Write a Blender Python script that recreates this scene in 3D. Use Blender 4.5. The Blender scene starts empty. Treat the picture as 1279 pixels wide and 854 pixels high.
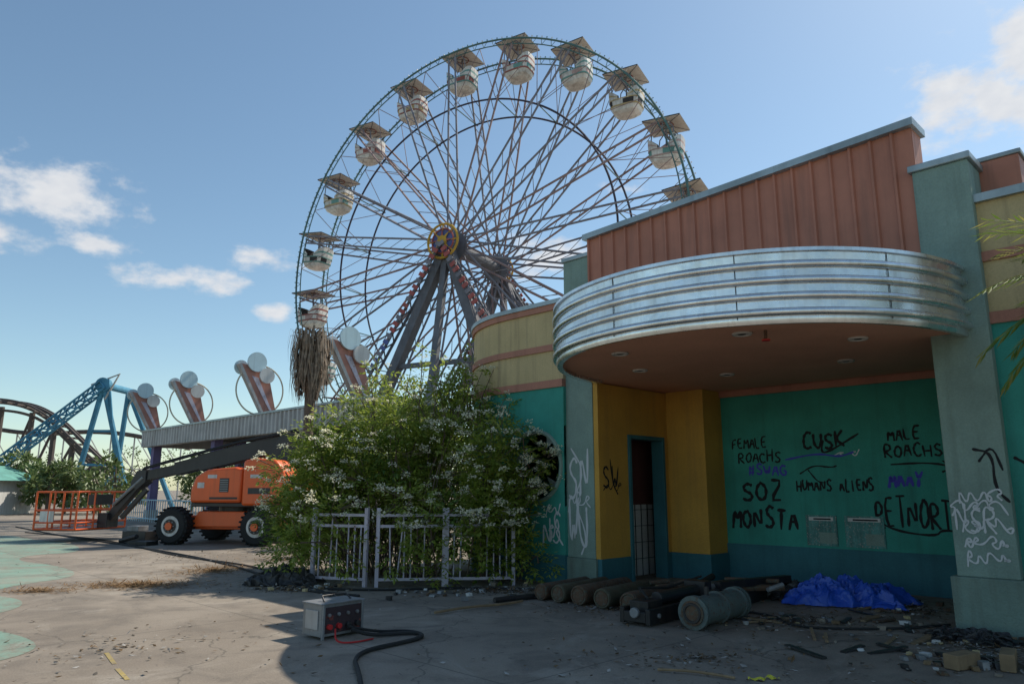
import bpy, bmesh, math, random
from mathutils import Vector, Matrix, noise
random.seed(7)
R=random.random
def U(a,b): return a+(b-a)*random.random()
scene=bpy.context.scene
# ------------------------------------------------------------------ materials
def nn(nt,t,**k):
    n=nt.nodes.new(t)
    for a,b in k.items(): setattr(n,a,b)
    return n
def base_mat(name):
    m=bpy.data.materials.new(name); m.use_nodes=True
    nt=m.node_tree; b=nt.nodes['Principled BSDF']
    return m,nt,b
def c4(c): return (c[0],c[1],c[2],1)
def mixc(nt,fac,a,b,mode='MIX'):
    n=nn(nt,'ShaderNodeMix',data_type='RGBA',blend_type=mode)
    if hasattr(fac,'default_value') or hasattr(fac,'links'): nt.links.new(fac,n.inputs[0])
    else: n.inputs[0].default_value=fac
    for i,x in ((6,a),(7,b)):
        if isinstance(x,(tuple,list)): n.inputs[i].default_value=c4(x)
        else: nt.links.new(x,n.inputs[i])
    return n.outputs[2]
def noise_fac(nt,co,scale,lo,hi,detail=5,rough=.6,dist=0):
    n=nn(nt,'ShaderNodeTexNoise'); n.inputs['Scale'].default_value=scale
    n.inputs['Detail'].default_value=min(detail,6); n.inputs['Roughness'].default_value=rough
    n.inputs['Distortion'].default_value=dist
    nt.links.new(co,n.inputs['Vector'])
    r=nn(nt,'ShaderNodeMapRange'); r.inputs[1].default_value=lo; r.inputs[2].default_value=hi
    nt.links.new(n.outputs[0],r.inputs[0])
    return r.outputs[0],n.outputs[0]
def weathered(name,col,dirt=None,rough=.8,metal=0,var=.25,scale=1.2,fine=40,bump=.25,bdist=.01,streak=.5,dirt_lo=.5,dirt_hi=.75,chip=None,chip_at=.68):
    m,nt,b=base_mat(name)
    tc=nn(nt,'ShaderNodeTexCoord'); co=tc.outputs['Object']
    if dirt is None: dirt=tuple(x*.45 for x in col)
    f1,_=noise_fac(nt,co,scale,.3,.7)
    dark=tuple(x*(1-var) for x in col); lite=tuple(min(1,x*(1+var)) for x in col)
    c=mixc(nt,f1,dark,lite)
    if streak>0:
        mp=nn(nt,'ShaderNodeMapping'); mp.inputs['Scale'].default_value=(5,5,.35)
        nt.links.new(co,mp.inputs[0])
        f2,_=noise_fac(nt,mp.outputs[0],1.3,dirt_lo,dirt_hi,6)
        mu=nn(nt,'ShaderNodeMath',operation='MULTIPLY'); nt.links.new(f2,mu.inputs[0]); mu.inputs[1].default_value=streak
        c=mixc(nt,mu.outputs[0],c,dirt)
    if chip is not None:
        f3,_=noise_fac(nt,co,scale*6,chip_at,chip_at+.03,6,.7)
        c=mixc(nt,f3,c,chip)
    if bump>=.1:
        f4,raw=noise_fac(nt,co,fine,.35,.65,3)
        c=mixc(nt,f4,c,mixc(nt,.12,c,(0,0,0)))
    nt.links.new(c,b.inputs['Base Color'])
    b.inputs['Roughness'].default_value=rough; b.inputs['Metallic'].default_value=metal
    if bump>=.1:
        bp=nn(nt,'ShaderNodeBump'); bp.inputs['Strength'].default_value=bump; bp.inputs['Distance'].default_value=bdist
        nt.links.new(raw,bp.inputs['Height']); nt.links.new(bp.outputs[0],b.inputs['Normal'])
    return m
def leafmat(name,cols,trans=.35,gloss=.04):
    m,nt,b=base_mat(name)
    g=nn(nt,'ShaderNodeNewGeometry'); r=nn(nt,'ShaderNodeValToRGB')
    cr=r.color_ramp; cr.elements[0].color=c4(cols[0]); cr.elements[1].color=c4(cols[-1])
    for i,cc in enumerate(cols[1:-1]):
        e=cr.elements.new((i+1)/(len(cols)-1)); e.color=c4(cc)
    nt.links.new(g.outputs['Random Per Island'],r.inputs[0])
    df=nn(nt,'ShaderNodeBsdfDiffuse'); nt.links.new(r.outputs[0],df.inputs[0])
    tr=nn(nt,'ShaderNodeBsdfTranslucent'); nt.links.new(r.outputs[0],tr.inputs[0])
    ms=nn(nt,'ShaderNodeMixShader'); ms.inputs[0].default_value=trans
    nt.links.new(df.outputs[0],ms.inputs[1]); nt.links.new(tr.outputs[0],ms.inputs[2])
    gl=nn(nt,'ShaderNodeBsdfGlossy'); gl.inputs['Roughness'].default_value=.4; gl.inputs[0].default_value=(.8,.85,.8,1)
    m2=nn(nt,'ShaderNodeMixShader'); m2.inputs[0].default_value=gloss
    nt.links.new(ms.outputs[0],m2.inputs[1]); nt.links.new(gl.outputs[0],m2.inputs[2])
    nt.links.new(m2.outputs[0],nt.nodes['Material Output'].inputs[0])
    nt.nodes.remove(b)
    return m
M={}
M['orange_metal']=weathered('terracotta_metal',(.46,.185,.12),dirt=(.22,.10,.07),rough=.6,bump=.05,var=.15,streak=.6)
M['ceil']=weathered('ceiling_terracotta',(.74,.36,.235),rough=.85,var=.1,streak=0,scale=.8,bump=.15)
M['teal']=weathered('teal_stucco',(.04,.30,.245),dirt=(.03,.16,.14),var=.18,bump=.6,fine=60,streak=.5)
M['tealbase']=weathered('blue_teal_base',(.035,.15,.18),var=.18,bump=.4,streak=.3)
M['bluegrey']=weathered('bluegrey_stucco',(.22,.315,.275),dirt=(.13,.18,.15),var=.2,bump=.9,fine=45,streak=.55,chip=(.40,.41,.36),chip_at=.68)
M['bluebase']=weathered('bluegrey_plinth',(.17,.25,.215),dirt=(.10,.10,.08),var=.22,bump=.9,fine=45,streak=.7)
M['yellow']=weathered('ochre_paint',(.56,.31,.055),dirt=(.30,.18,.06),var=.12,bump=.35,streak=.4)
M['cream']=weathered('pale_yellow_stucco',(.54,.42,.22),dirt=(.26,.20,.12),var=.12,bump=.6,streak=.7)
M['stripe']=weathered('orange_stripe',(.44,.20,.14),var=.12,bump=.2,streak=.4)
M['coping']=weathered('coping_metal',(.34,.40,.42),rough=.45,metal=.5,bump=.05,streak=.4)
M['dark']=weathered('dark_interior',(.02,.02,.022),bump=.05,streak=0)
M['brown_in']=weathered('interior_brown',(.10,.035,.03),bump=.1,streak=.3)
M['white']=weathered('white_paint',(.62,.62,.60),dirt=(.3,.28,.25),bump=.1,var=.1,streak=.5)
M['black']=weathered('black_paint',(.016,.016,.017),bump=.1,var=.3,rough=.5,streak=.5,dirt=(.07,.05,.035))
M['rubber']=weathered('rubber',(.02,.02,.02),rough=.85,bump=.3,streak=0)
M['lift_orange']=weathered('lift_orange_paint',(.80,.13,.028),dirt=(.35,.08,.03),rough=.38,bump=.03,var=.08,streak=.35)
M['bootblack']=weathered('boom_black',(.024,.024,.026),rough=.42,bump=.05,var=.3,streak=.3,dirt=(.08,.07,.06))
M['steel']=weathered('grey_steel',(.25,.26,.27),rough=.5,metal=.3,bump=.1,streak=.5,dirt=(.12,.09,.07))
M['rust']=weathered('rusty_steel',(.12,.068,.04),dirt=(.05,.04,.03),rough=.85,bump=.5,var=.4,scale=4,streak=.5,chip=(.10,.10,.075),chip_at=.52)
M['olive']=weathered('olive_rust',(.085,.08,.05),dirt=(.10,.05,.03),rough=.7,bump=.3,var=.35,scale=4,streak=.6,chip=(.13,.12,.09),chip_at=.58)
M['cylgrey']=weathered('grey_tank_paint',(.10,.135,.13),dirt=(.10,.06,.035),rough=.6,bump=.2,var=.2,scale=4,streak=.6,chip=(.10,.055,.03),chip_at=.58)
M['lav']=weathered('lavender_paint',(.56,.53,.63),dirt=(.25,.2,.2),rough=.6,bump=.1,var=.12,streak=.6,chip=(.2,.1,.06),chip_at=.62)
M['purple']=weathered('purple_post',(.18,.15,.30),var=.15,streak=.4,bump=.1)
M['corr']=weathered('grey_roof_metal',(.40,.39,.385),rough=.5,metal=.2,dirt=(.2,.15,.12),bump=.05,streak=.6)
M['fin']=weathered('pink_terracotta_panel',(.42,.20,.155),dirt=(.2,.1,.08),bump=.05,streak=.4)
M['paleblue']=weathered('pale_blue_disc',(.50,.66,.72),bump=.03,var=.08,streak=.3)
M['gold']=weathered('ring_cream',(.55,.50,.38),bump=.03,streak=.3)
M['rim']=weathered('wheel_teal',(.085,.17,.165),dirt=(.10,.07,.055),bump=.05,streak=.4)
M['spoke']=weathered('wheel_spoke_grey',(.235,.23,.265),dirt=(.15,.10,.08),bump=.05,streak=.5,metal=.1)
M['spoke2']=weathered('wheel_spoke_pink',(.30,.21,.205),dirt=(.2,.1,.08),bump=.05,streak=.5)
M['inring']=weathered('wheel_inner_ring',(.05,.045,.07),bump=.05,streak=.4)
M['leg']=weathered('wheel_leg_grey',(.145,.15,.17),dirt=(.10,.08,.07),bump=.05,streak=.5)
M['wred']=weathered('wheel_red',(.40,.10,.09),dirt=(.3,.2,.17),bump=.03,streak=.6)
M['wblue']=weathered('wheel_blue',(.10,.13,.34),dirt=(.25,.22,.26),bump=.03,streak=.6)
M['wyel']=weathered('wheel_yellow',(.60,.36,.05),bump=.03,streak=.3)
M['gcream']=weathered('gondola_cream',(.66,.64,.60),dirt=(.26,.2,.17),bump=.05,streak=.7,rough=.4,scale=2.5)
M['gred']=weathered('gondola_red',(.33,.12,.10),bump=.05,streak=.4)
M['gteal']=weathered('gondola_teal',(.16,.34,.32),bump=.05,streak=.4)
M['gyel']=weathered('gondola_yellow',(.50,.38,.2),bump=.05,streak=.4)
M['gpink']=weathered('gondola_pink',(.5,.36,.34),bump=.05,streak=.4)
M['gunder']=weathered('gondola_canopy_under',(.74,.72,.66),dirt=(.34,.28,.22),bump=.05,streak=.5,scale=3,var=.1)
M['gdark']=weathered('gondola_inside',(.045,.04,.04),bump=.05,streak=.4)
M['blueride']=weathered('blue_ride_steel',(.07,.25,.38),bump=.05,streak=.4)
M['coaster']=weathered('coaster_rust',(.10,.08,.07),bump=.05,streak=.4)
M['paletruss']=weathered('pale_truss',(.42,.42,.40),bump=.05,streak=.4)
M['kiosk_roof']=weathered('green_roof',(.12,.32,.27),bump=.05,streak=.4)
M['wood']=weathered('weathered_wood',(.26,.18,.10),dirt=(.12,.08,.05),bump=.4,scale=5)
M['bark']=weathered('bark',(.15,.11,.08),bump=.8,fine=25,scale=5)
M['thatch']=weathered('dead_frond',(.22,.165,.12),dirt=(.08,.06,.045),bump=.05,scale=6,var=.5)
M['straw']=leafmat('dry_straw',[(.20,.12,.07),(.33,.22,.12),(.13,.08,.05)],.1,.0)
M['litter']=leafmat('litter_bits',[(.05,.04,.03),(.2,.13,.07),(.1,.08,.06),(.45,.43,.4),(.06,.05,.04)],.05,.0)
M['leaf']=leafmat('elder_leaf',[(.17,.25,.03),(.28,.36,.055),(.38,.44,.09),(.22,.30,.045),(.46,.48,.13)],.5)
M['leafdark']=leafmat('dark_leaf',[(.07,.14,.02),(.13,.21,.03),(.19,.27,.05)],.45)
M['leaffar']=leafmat('far_leaf',[(.08,.13,.04),(.13,.18,.06),(.19,.23,.09),(.10,.15,.045)],.4)
M['flower']=leafmat('elder_flower',[(.86,.84,.62),(.88,.86,.74),(.80,.76,.52)],.5,0)
M['palm']=leafmat('palm_leaf',[(.12,.20,.03),(.2,.28,.05),(.40,.36,.11)],.45)
M['wpaint']=weathered('white_spray',(.58,.60,.62),var=.1,streak=0,bump=0)
M['bpaint']=weathered('black_spray',(.008,.008,.010),var=.1,streak=0,bump=0)
M['ppaint']=weathered('purple_spray',(.06,.06,.42),var=.1,streak=0,bump=0)
M['paper']=weathered('faded_poster',(.10,.29,.27),dirt=(.04,.03,.03),var=.3,scale=6,streak=.8,chip=(.45,.4,.36),chip_at=.58,bump=.1)
M['tape']=weathered('caution_tape',(.6,.55,.05),streak=.2,bump=0)
M['red']=weathered('red_plastic',(.45,.02,.02),streak=.1,bump=0)
M['genblack']=weathered('generator_panel',(.05,.03,.035),streak=.2,bump=.1,chip=(.2,.05,.04),chip_at=.6)
M['lamp']=weathered('downlight_trim',(.5,.48,.44),streak=0,bump=0)
def metal_band():
    m,nt,b=base_mat('brushed_aluminium')
    tc=nn(nt,'ShaderNodeTexCoord'); co=tc.outputs['Object']
    f,_=noise_fac(nt,co,2.2,.35,.7,6)
    c=mixc(nt,f,(.82,.85,.87),(.6,.61,.61))
    mp=nn(nt,'ShaderNodeMapping'); mp.inputs['Scale'].default_value=(7,7,.6); nt.links.new(co,mp.inputs[0])
    f2,_=noise_fac(nt,mp.outputs[0],1.5,.5,.75,6)
    mu=nn(nt,'ShaderNodeMath',operation='MULTIPLY'); nt.links.new(f2,mu.inputs[0]); mu.inputs[1].default_value=.4
    c=mixc(nt,mu.outputs[0],c,(.35,.33,.3))
    nt.links.new(c,b.inputs['Base Color']); b.inputs['Metallic'].default_value=.9
    fr,raw=noise_fac(nt,co,3,.2,.8,3); r=nn(nt,'ShaderNodeMapRange'); r.inputs[3].default_value=.18; r.inputs[4].default_value=.38
    nt.links.new(fr,r.inputs[0]); nt.links.new(r.outputs[0],b.inputs['Roughness'])
    bp=nn(nt,'ShaderNodeBump'); bp.inputs['Strength'].default_value=.2; bp.inputs['Distance'].default_value=.03
    nt.links.new(raw,bp.inputs['Height']); nt.links.new(bp.outputs[0],b.inputs['Normal'])
    return m
M['alu']=metal_band()
def tarp_mat():
    m,nt,b=base_mat('blue_tarp'); b.inputs['Base Color'].default_value=(.02,.085,.48,1); b.inputs['Roughness'].default_value=.4
    return m
M['tarp']=tarp_mat()
def ground_mat(name,teal=False,yel=False):
    m,nt,b=base_mat(name)
    tc=nn(nt,'ShaderNodeTexCoord'); co=tc.outputs['Object']
    fa,_=noise_fac(nt,co,.22,.35,.65,5,.6,.6)
    c=mixc(nt,fa,(.19,.15,.112),(.335,.28,.22))
    fb,_=noise_fac(nt,co,1.1,.45,.72,6,.65,.8)
    c=mixc(nt,fb,c,(.13,.105,.082))
    fc,_=noise_fac(nt,co,.6,.54,.66,6,.7,1.5)
    mu=nn(nt,'ShaderNodeMath',operation='MULTIPLY'); nt.links.new(fc,mu.inputs[0]); mu.inputs[1].default_value=.6
    c=mixc(nt,mu.outputs[0],c,(.38,.33,.27))
    fd,raw=noise_fac(nt,co,55,.3,.7,4,.7)
    c=mixc(nt,fd,mixc(nt,.25,c,(.02,.02,.02)),mixc(nt,.1,c,(.6,.57,.5)))
    fe,_=noise_fac(nt,co,6,.62,.69,5,.65)
    mu2=nn(nt,'ShaderNodeMath',operation='MULTIPLY'); nt.links.new(fe,mu2.inputs[0]); mu2.inputs[1].default_value=.55
    c=mixc(nt,mu2.outputs[0],c,(.06,.048,.036))
    if teal:
        ft,_=noise_fac(nt,co,1.0,.36,.60,6,.75,1.0)
        ft2,_=noise_fac(nt,co,16,.28,.6,5,.7)
        mm=nn(nt,'ShaderNodeMath',operation='MULTIPLY'); nt.links.new(ft,mm.inputs[0]); nt.links.new(ft2,mm.inputs[1])
        m3=nn(nt,'ShaderNodeMath',operation='MULTIPLY_ADD'); nt.links.new(mm.outputs[0],m3.inputs[0]); m3.inputs[1].default_value=-.72; m3.inputs[2].default_value=.68
        m3.use_clamp=True
        c=mixc(nt,m3.outputs[0],c,(.45,.33,.06) if yel else (.18,.37,.29))
    mp=nn(nt,'ShaderNodeMapping'); mp.inputs['Rotation'].default_value=(0,0,math.radians(45)); nt.links.new(co,mp.inputs[0])
    br=nn(nt,'ShaderNodeTexBrick'); br.offset=0; br.inputs['Scale'].default_value=1; br.inputs['Mortar Size'].default_value=.012
    br.inputs['Brick Width'].default_value=4.6; br.inputs['Row Height'].default_value=4.6; br.inputs['Mortar Smooth'].default_value=.3
    nt.links.new(mp.outputs[0],br.inputs['Vector'])
    vo=nn(nt,'ShaderNodeTexVoronoi',feature='DISTANCE_TO_EDGE'); vo.inputs['Scale'].default_value=.28
    nz=nn(nt,'ShaderNodeTexNoise'); nz.inputs['Scale'].default_value=1.2; nz.inputs['Detail'].default_value=6; nt.links.new(co,nz.inputs['Vector'])
    va=nn(nt,'ShaderNodeVectorMath',operation='MULTIPLY_ADD'); va.inputs[1].default_value=(1.2,1.2,0)
    nt.links.new(nz.outputs[1],va.inputs[0]); nt.links.new(co,va.inputs[2]); nt.links.new(va.outputs[0],vo.inputs['Vector'])
    mr=nn(nt,'ShaderNodeMapRange'); mr.inputs[1].default_value=.0; mr.inputs[2].default_value=.0045; mr.inputs[3].default_value=.6; mr.inputs[4].default_value=0
    nt.links.new(vo.outputs['Distance'],mr.inputs[0])
    mx=nn(nt,'ShaderNodeMath',operation='MAXIMUM'); nt.links.new(mr.outputs[0],mx.inputs[0])
    m5=nn(nt,'ShaderNodeMath',operation='MULTIPLY'); nt.links.new(br.outputs['Fac'],m5.inputs[0]); m5.inputs[1].default_value=.5
    nt.links.new(m5.outputs[0],mx.inputs[1])
    c=mixc(nt,mx.outputs[0],c,(.05,.045,.035))
    nt.links.new(c,b.inputs['Base Color']); b.inputs['Roughness'].default_value=.88
    bp=nn(nt,'ShaderNodeBump'); bp.inputs['Strength'].default_value=.5; bp.inputs['Distance'].default_value=.006
    nt.links.new(raw,bp.inputs['Height']); nt.links.new(bp.outputs[0],b.inputs['Normal'])
    return m
M['ground']=ground_mat('cracked_concrete')
M['gteal_paint']=ground_mat('worn_teal_ground_paint',True)
M['gyel_paint']=ground_mat('worn_yellow_ground_paint',True,True)
# ------------------------------------------------------------------ mesh builder
class MB:
    def __init__(s): s.v=[];s.f=[];s.m=[];s.mats=[]
    def mi(s,k):
        if k not in s.mats: s.mats.append(k)
        return s.mats.index(k)
    def add(s,vs,fs,k):
        o=len(s.v); s.v+= [tuple(p) for p in vs]; i=s.mi(k)
        for f in fs: s.f.append(tuple(o+q for q in f)); s.m.append(i)
    def box(s,a,b,k,F=None):
        (x0,y0,z0),(x1,y1,z1)=a,b
        vs=[(x0,y0,z0),(x1,y0,z0),(x1,y1,z0),(x0,y1,z0),(x0,y0,z1),(x1,y0,z1),(x1,y1,z1),(x0,y1,z1)]
        if F: vs=[F(*p) for p in vs]
        s.add(vs,[(0,3,2,1),(4,5,6,7),(0,1,5,4),(1,2,6,5),(2,3,7,6),(3,0,4,7)],k)
    def path(s,pts,r,k,n=6,caps=True):
        pts=[Vector(p) for p in pts]; N=len(pts)
        rs=r if isinstance(r,(list,tuple)) else [r]*N
        vs=[];fs=[]; prev=None
        for i,p in enumerate(pts):
            if i==0: t=pts[1]-pts[0]
            elif i==N-1: t=pts[-1]-pts[-2]
            else: t=(pts[i+1]-pts[i]).normalized()+(pts[i]-pts[i-1]).normalized()
            if t.length<1e-9: t=Vector((0,0,1))
            t.normalize()
            if prev is None:
                a=Vector((0,0,1)) if abs(t.z)<.9 else Vector((1,0,0))
                u=t.cross(a).normalized()
            else:
                u=prev-t*prev.dot(t)
                u=u.normalized() if u.length>1e-6 else t.orthogonal().normalized()
            prev=u; w=t.cross(u)
            for j in range(n):
                an=2*math.pi*j/n; vs.append(p+(u*math.cos(an)+w*math.sin(an))*rs[i])
        for i in range(N-1):
            for j in range(n):
                a=i*n+j;b=i*n+(j+1)%n
                fs.append((a,b,b+n,a+n))
        if caps: fs.append(tuple(range(n))[::-1]); fs.append(tuple(range((N-1)*n,N*n)))
        s.add(vs,fs,k)
    def beam(s,p,q,w,h,k,up=(0,0,1)):
        p=Vector(p);q=Vector(q);t=(q-p).normalized();u=Vector(up)
        sd=t.cross(u)
        if sd.length<1e-4: sd=t.cross(Vector((1,0,0)))
        sd.normalize();u=sd.cross(t)
        vs=[]
        for e in (p,q):
            for a,b in ((-1,-1),(1,-1),(1,1),(-1,1)): vs.append(e+sd*a*w/2+u*b*h/2)
        s.add(vs,[(0,1,2,3),(7,6,5,4),(0,4,5,1),(1,5,6,2),(2,6,7,3),(3,7,4,0)],k)
    def disc(s,c,ax,r,th,k,n=24,u=None):
        c=Vector(c);ax=Vector(ax).normalized()
        s.path([c-ax*th/2,c+ax*th/2],r,k,n)
    def ring(s,c,ax,Rr,r,k,n=48,m=6):
        c=Vector(c);ax=Vector(ax).normalized();u=ax.orthogonal().normalized();w=ax.cross(u)
        vs=[];fs=[]
        for i in range(n):
            a=2*math.pi*i/n; rd=u*math.cos(a)+w*math.sin(a)
            for j in range(m):
                b=2*math.pi*j/m; vs.append(c+rd*(Rr+r*math.cos(b))+ax*r*math.sin(b))
        for i in range(n):
            for j in range(m):
                fs.append((i*m+j,((i+1)%n)*m+j,((i+1)%n)*m+(j+1)%m,i*m+(j+1)%m))
        s.add(vs,fs,k)
    def prism(s,poly,ext,k):
        n=len(poly);e=Vector(ext); vs=[Vector(p) for p in poly]+[Vector(p)+e for p in poly]
        fs=[tuple(range(n))[::-1],tuple(range(n,2*n))]+[(i,(i+1)%n,(i+1)%n+n,i+n) for i in range(n)]
        s.add(vs,fs,k)
    def loft(s,rings,k,caps=True,closed=True):
        n=len(rings[0]);vs=[p for r in rings for p in r];fs=[]
        for i in range(len(rings)-1):
            for j in range(n if closed else n-1):
                a=i*n+j;b=i*n+(j+1)%n; fs.append((a,b,b+n,a+n))
        if caps: fs.append(tuple(range(n))[::-1]); fs.append(tuple(range((len(rings)-1)*n,len(rings)*n)))
        s.add(vs,fs,k)
    def build(s,name,parent=None,smooth=False,bevel=0,recalc=True,origin=None):
        me=bpy.data.meshes.new(name)
        o=Vector((0,0,0))
        if parent is None:
            xs=[p[0] for p in s.v];ys=[p[1] for p in s.v];zs=[p[2] for p in s.v]
            o=Vector(((min(xs)+max(xs))/2,(min(ys)+max(ys))/2,min(zs))) if origin is None else Vector(origin)
        me.from_pydata([(p[0]-o.x,p[1]-o.y,p[2]-o.z) for p in s.v],[],s.f)
        for k in s.mats: me.materials.append(M[k])
        me.polygons.foreach_set('material_index',s.m)
        if recalc:
            bm=bmesh.new();bm.from_mesh(me);bmesh.ops.recalc_face_normals(bm,faces=bm.faces);bm.to_mesh(me);bm.free()
        if smooth: me.polygons.foreach_set('use_smooth',[True]*len(me.polygons))
        me.update()
        ob=bpy.data.objects.new(name,me); ob.location=o; scene.collection.objects.link(ob)
        if smooth:
            try: me.set_sharp_from_angle(angle=math.radians(40))
            except Exception: pass
        if bevel:
            md=ob.modifiers.new('bevel','BEVEL');md.width=bevel;md.segments=2;md.limit_method='ANGLE'
        if parent:
            ob.parent=parent; ob.matrix_parent_inverse=Matrix.Translation(-parent.location)
        return ob
def empty(name,loc):
    e=bpy.data.objects.new(name,None); e.location=loc; e.empty_display_size=.5; scene.collection.objects.link(e); return e
q2=math.sqrt(.5)
def L(s,d,z): return Vector(((d-s)*q2,(d+s)*q2,z))
# ------------------------------------------------------------------ ground
g=MB(); g.add([(-400,-100,0),(400,-100,0),(400,700,0),(-400,700,0)],[(0,1,2,3)],'ground'); g.build('ground',origin=(0,0,0))
def chaikin(p,it=2,closed=False):
    for _ in range(it):
        o=[] if closed else [p[0]]
        n=len(p)
        for i in range(n if closed else n-1):
            a=p[i];b=p[(i+1)%n]
            o.append(tuple(a[k]*.75+b[k]*.25 for k in range(len(a)))); o.append(tuple(a[k]*.25+b[k]*.75 for k in range(len(a))))
        if not closed: o.append(p[-1])
        p=o
    return p
tp=MB()
edge=[(-18,27,),(-15.3,24.2),(-13.2,22.8),(-11.0,19.6),(-11.9,18.6),(-11.2,17.2),(-9.6,16.2),(-8.0,14.3),(-8.4,13.0),(-8.2,11.9),(-7.1,11.3),(-6.6,10.2),(-7.2,9.5),(-6.3,9.2),(-5.0,8.3),(-4.75,7.6),(-5.1,7.0),(-4.2,6.2),(-3.8,5.0),(-4.6,4),(-6.0,4.2),(-6.4,5.3),(-6.0,6.6),(-7.2,7.2),(-7.4,8.2),(-8.6,8.7),(-8.9,10.4),(-10.1,11.2),(-10.4,12.6),(-10.2,13.8),(-11.9,14.9),(-13.2,16.2),(-13.8,18.1),(-14.4,20.3),(-17.0,22.2),(-19,24.5)]
e2=chaikin(edge,3,True)
tp.add([(x,y,.004) for x,y in e2],[tuple(range(len(e2)))],'gteal_paint')
for (x0,y0,x1,y1) in ((-4.05,7.75,-3.72,7.28),(-3.6,7.1,-3.3,6.7)):
    tp.add([(x0,y0,.004),(x0+.035,y0+.02,.004),(x1+.035,y1+.02,.004),(x1,y1,.004)],[(0,1,2,3)],'gyel_paint')
tp.build('ground_paint_marking',origin=(0,0,0))
# ------------------------------------------------------------------ building
B=empty('abandoned_park_building',L(5.3,12,0))
def layer(mb,path,z0,z1,k,out=0,th=.25):
    n=len(path);O=[];I=[]
    for i in range(n):
        a=path[max(0,i-1)];b=path[min(n-1,i+1)]
        tx,ty=b[0]-a[0],b[1]-a[1];l=math.hypot(tx,ty);tx/=l;ty/=l
        nx,ny=(ty,-tx)
        if PSIGN<0: nx,ny=-nx,-ny
        O.append((path[i][0]+nx*out,path[i][1]+ny*out)); I.append((path[i][0]-nx*th,path[i][1]-ny*th))
    rings=[]
    for (o,ii) in zip(O,I):
        rings.append([L(o[0],o[1],z0),L(o[0],o[1],z1),L(ii[0],ii[1],z1),L(ii[0],ii[1],z0)])
    mb.loft(rings,k)
PSIGN=1
wl=[(10.0,9.9)]+[(10.0+2.6*math.sin(math.radians(a)),12.5-2.6*math.cos(math.radians(a))) for a in range(6,91,6)]+[(12.6,18)]
full=[(8.6,9.9)]+wl
mb=MB()
layer(mb,full,0,.48,'tealbase',.02)
layer(mb,full,.48,1.3,'teal'); layer(mb,wl,1.3,2.7,'teal'); layer(mb,full,2.7,3.4,'teal')
layer(mb,full,3.4,3.54,'stripe',.035); layer(mb,full,3.54,4.08,'cream'); layer(mb,full,4.08,4.2,'stripe',.035)
layer(mb,full,4.2,4.84,'cream'); layer(mb,full,4.84,4.95,'stripe',.04); layer(mb,full,4.95,5.03,'coping',.07)
for zz in (1.28,2.02,2.7):
    layer(mb,wl[1:],zz-.012,zz+.012,'tealbase',.004)
cs,cz,rr=9.3,2.0,.62;vs=[];fs=[];n=40
for i in range(n):
    a=2*math.pi*i/n;ca,sa=math.cos(a),math.sin(a);k=.7/max(abs(ca),abs(sa))
    vs+= [L(cs+ca*k,9.9,cz+sa*k),L(cs+ca*rr,9.9,cz+sa*rr),L(cs+ca*rr,10.15,cz+sa*rr),L(cs+ca*k,10.15,cz+sa*k)]
for i in range(n):
    a=i*4;b=((i+1)%n)*4
    fs+=[(a,b,b+1,a+1),(a+1,b+1,b+2,a+2),(a+2,b+2,b+3,a+3)]
mb.add(vs,fs,'teal')
mb.build('left_wing_wall',B)
mb=MB(); mb.ring(L(cs,9.9,cz),L(0,1,0),.63,.04,'bluegrey',48,8)
for an,l in ((.3,.3),(2.1,.25),(3.9,.35),(5.2,.2)):
    p=[L(cs+math.cos(an-.2)*rr,10.0,cz+math.sin(an-.2)*rr),L(cs+math.cos(an+.2)*rr,10.0,cz+math.sin(an+.2)*rr),L(cs+math.cos(an)*(rr-l),10.0,cz+math.sin(an)*(rr-l))]
    mb.prism(p,L(0,.006,0),'coping')
mb.build('porthole_frame',B,smooth=True)
PSIGN=-1
wr=[(1.98,9.97),(.6,9.97)]+[(.6-2.6*math.sin(math.radians(a)),12.57-2.6*math.cos(math.radians(a))) for a in range(6,91,6)]+[(-2,18)]
mb=MB()
layer(mb,wr,0,.48,'tealbase',.02);layer(mb,wr,.48,3.5,'teal');layer(mb,wr,3.5,3.64,'stripe',.035);layer(mb,wr,3.64,4.26,'cream')
layer(mb,wr,4.26,4.38,'stripe',.035);layer(mb,wr,4.38,5.0,'cream');layer(mb,wr,5.0,5.1,'coping',.07)
mb.build('right_wing_wall',B)
mb=MB()
mb.box((1.98,9.83,.62),(2.6,10.4,5.55),'bluegrey',L); mb.box((1.93,9.77,0),(2.66,10.45,.62),'bluebase',L)
mb.box((1.94,9.79,5.55),(2.64,10.45,5.64),'coping',L)
mb.box((1.55,10.42,4.9),(2.35,10.95,5.68),'orange_metal',L);mb.box((1.52,10.4,5.68),(2.38,10.98,5.74),'coping',L)
mb.build('right_pillar',B,bevel=.012)
mb=MB()
mb.box((8.0,9.97,.45),(8.62,10.5,5.72),'bluegrey',L); mb.box((7.97,9.94,0),(8.64,10.5,.45),'bluebase',L)
mb.box((7.97,9.94,5.72),(8.65,10.53,5.8),'coping',L)
mb.build('left_pillar',B,bevel=.012)
mb=MB()
def ztop(s): return 6.04+(7.95-s)*.041
s0,s1=2.57,7.97
prof=[]
s=s0;pitch=.27
while s<s1-.05:
    prof+= [(s,9.9),(min(s+pitch-.06,s1),9.9),(min(s+pitch-.045,s1),9.86),(min(s+pitch-.015,s1),9.86)]
    s+=pitch
prof.append((s1,9.9))
rings=[[L(a,b,4.0) for a,b in prof],[L(a,b,ztop(a)) for a,b in prof]]
mb.loft(rings,'orange_metal',caps=False,closed=False)
mb.prism([L(s0,9.92,4.0),L(s1,9.92,4.0),L(s1,9.92,ztop(s1)),L(s0,9.92,ztop(s0))],L(0,.36,0),'orange_metal')
mb.build('corrugated_fascia',B)
mb=MB()
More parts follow.
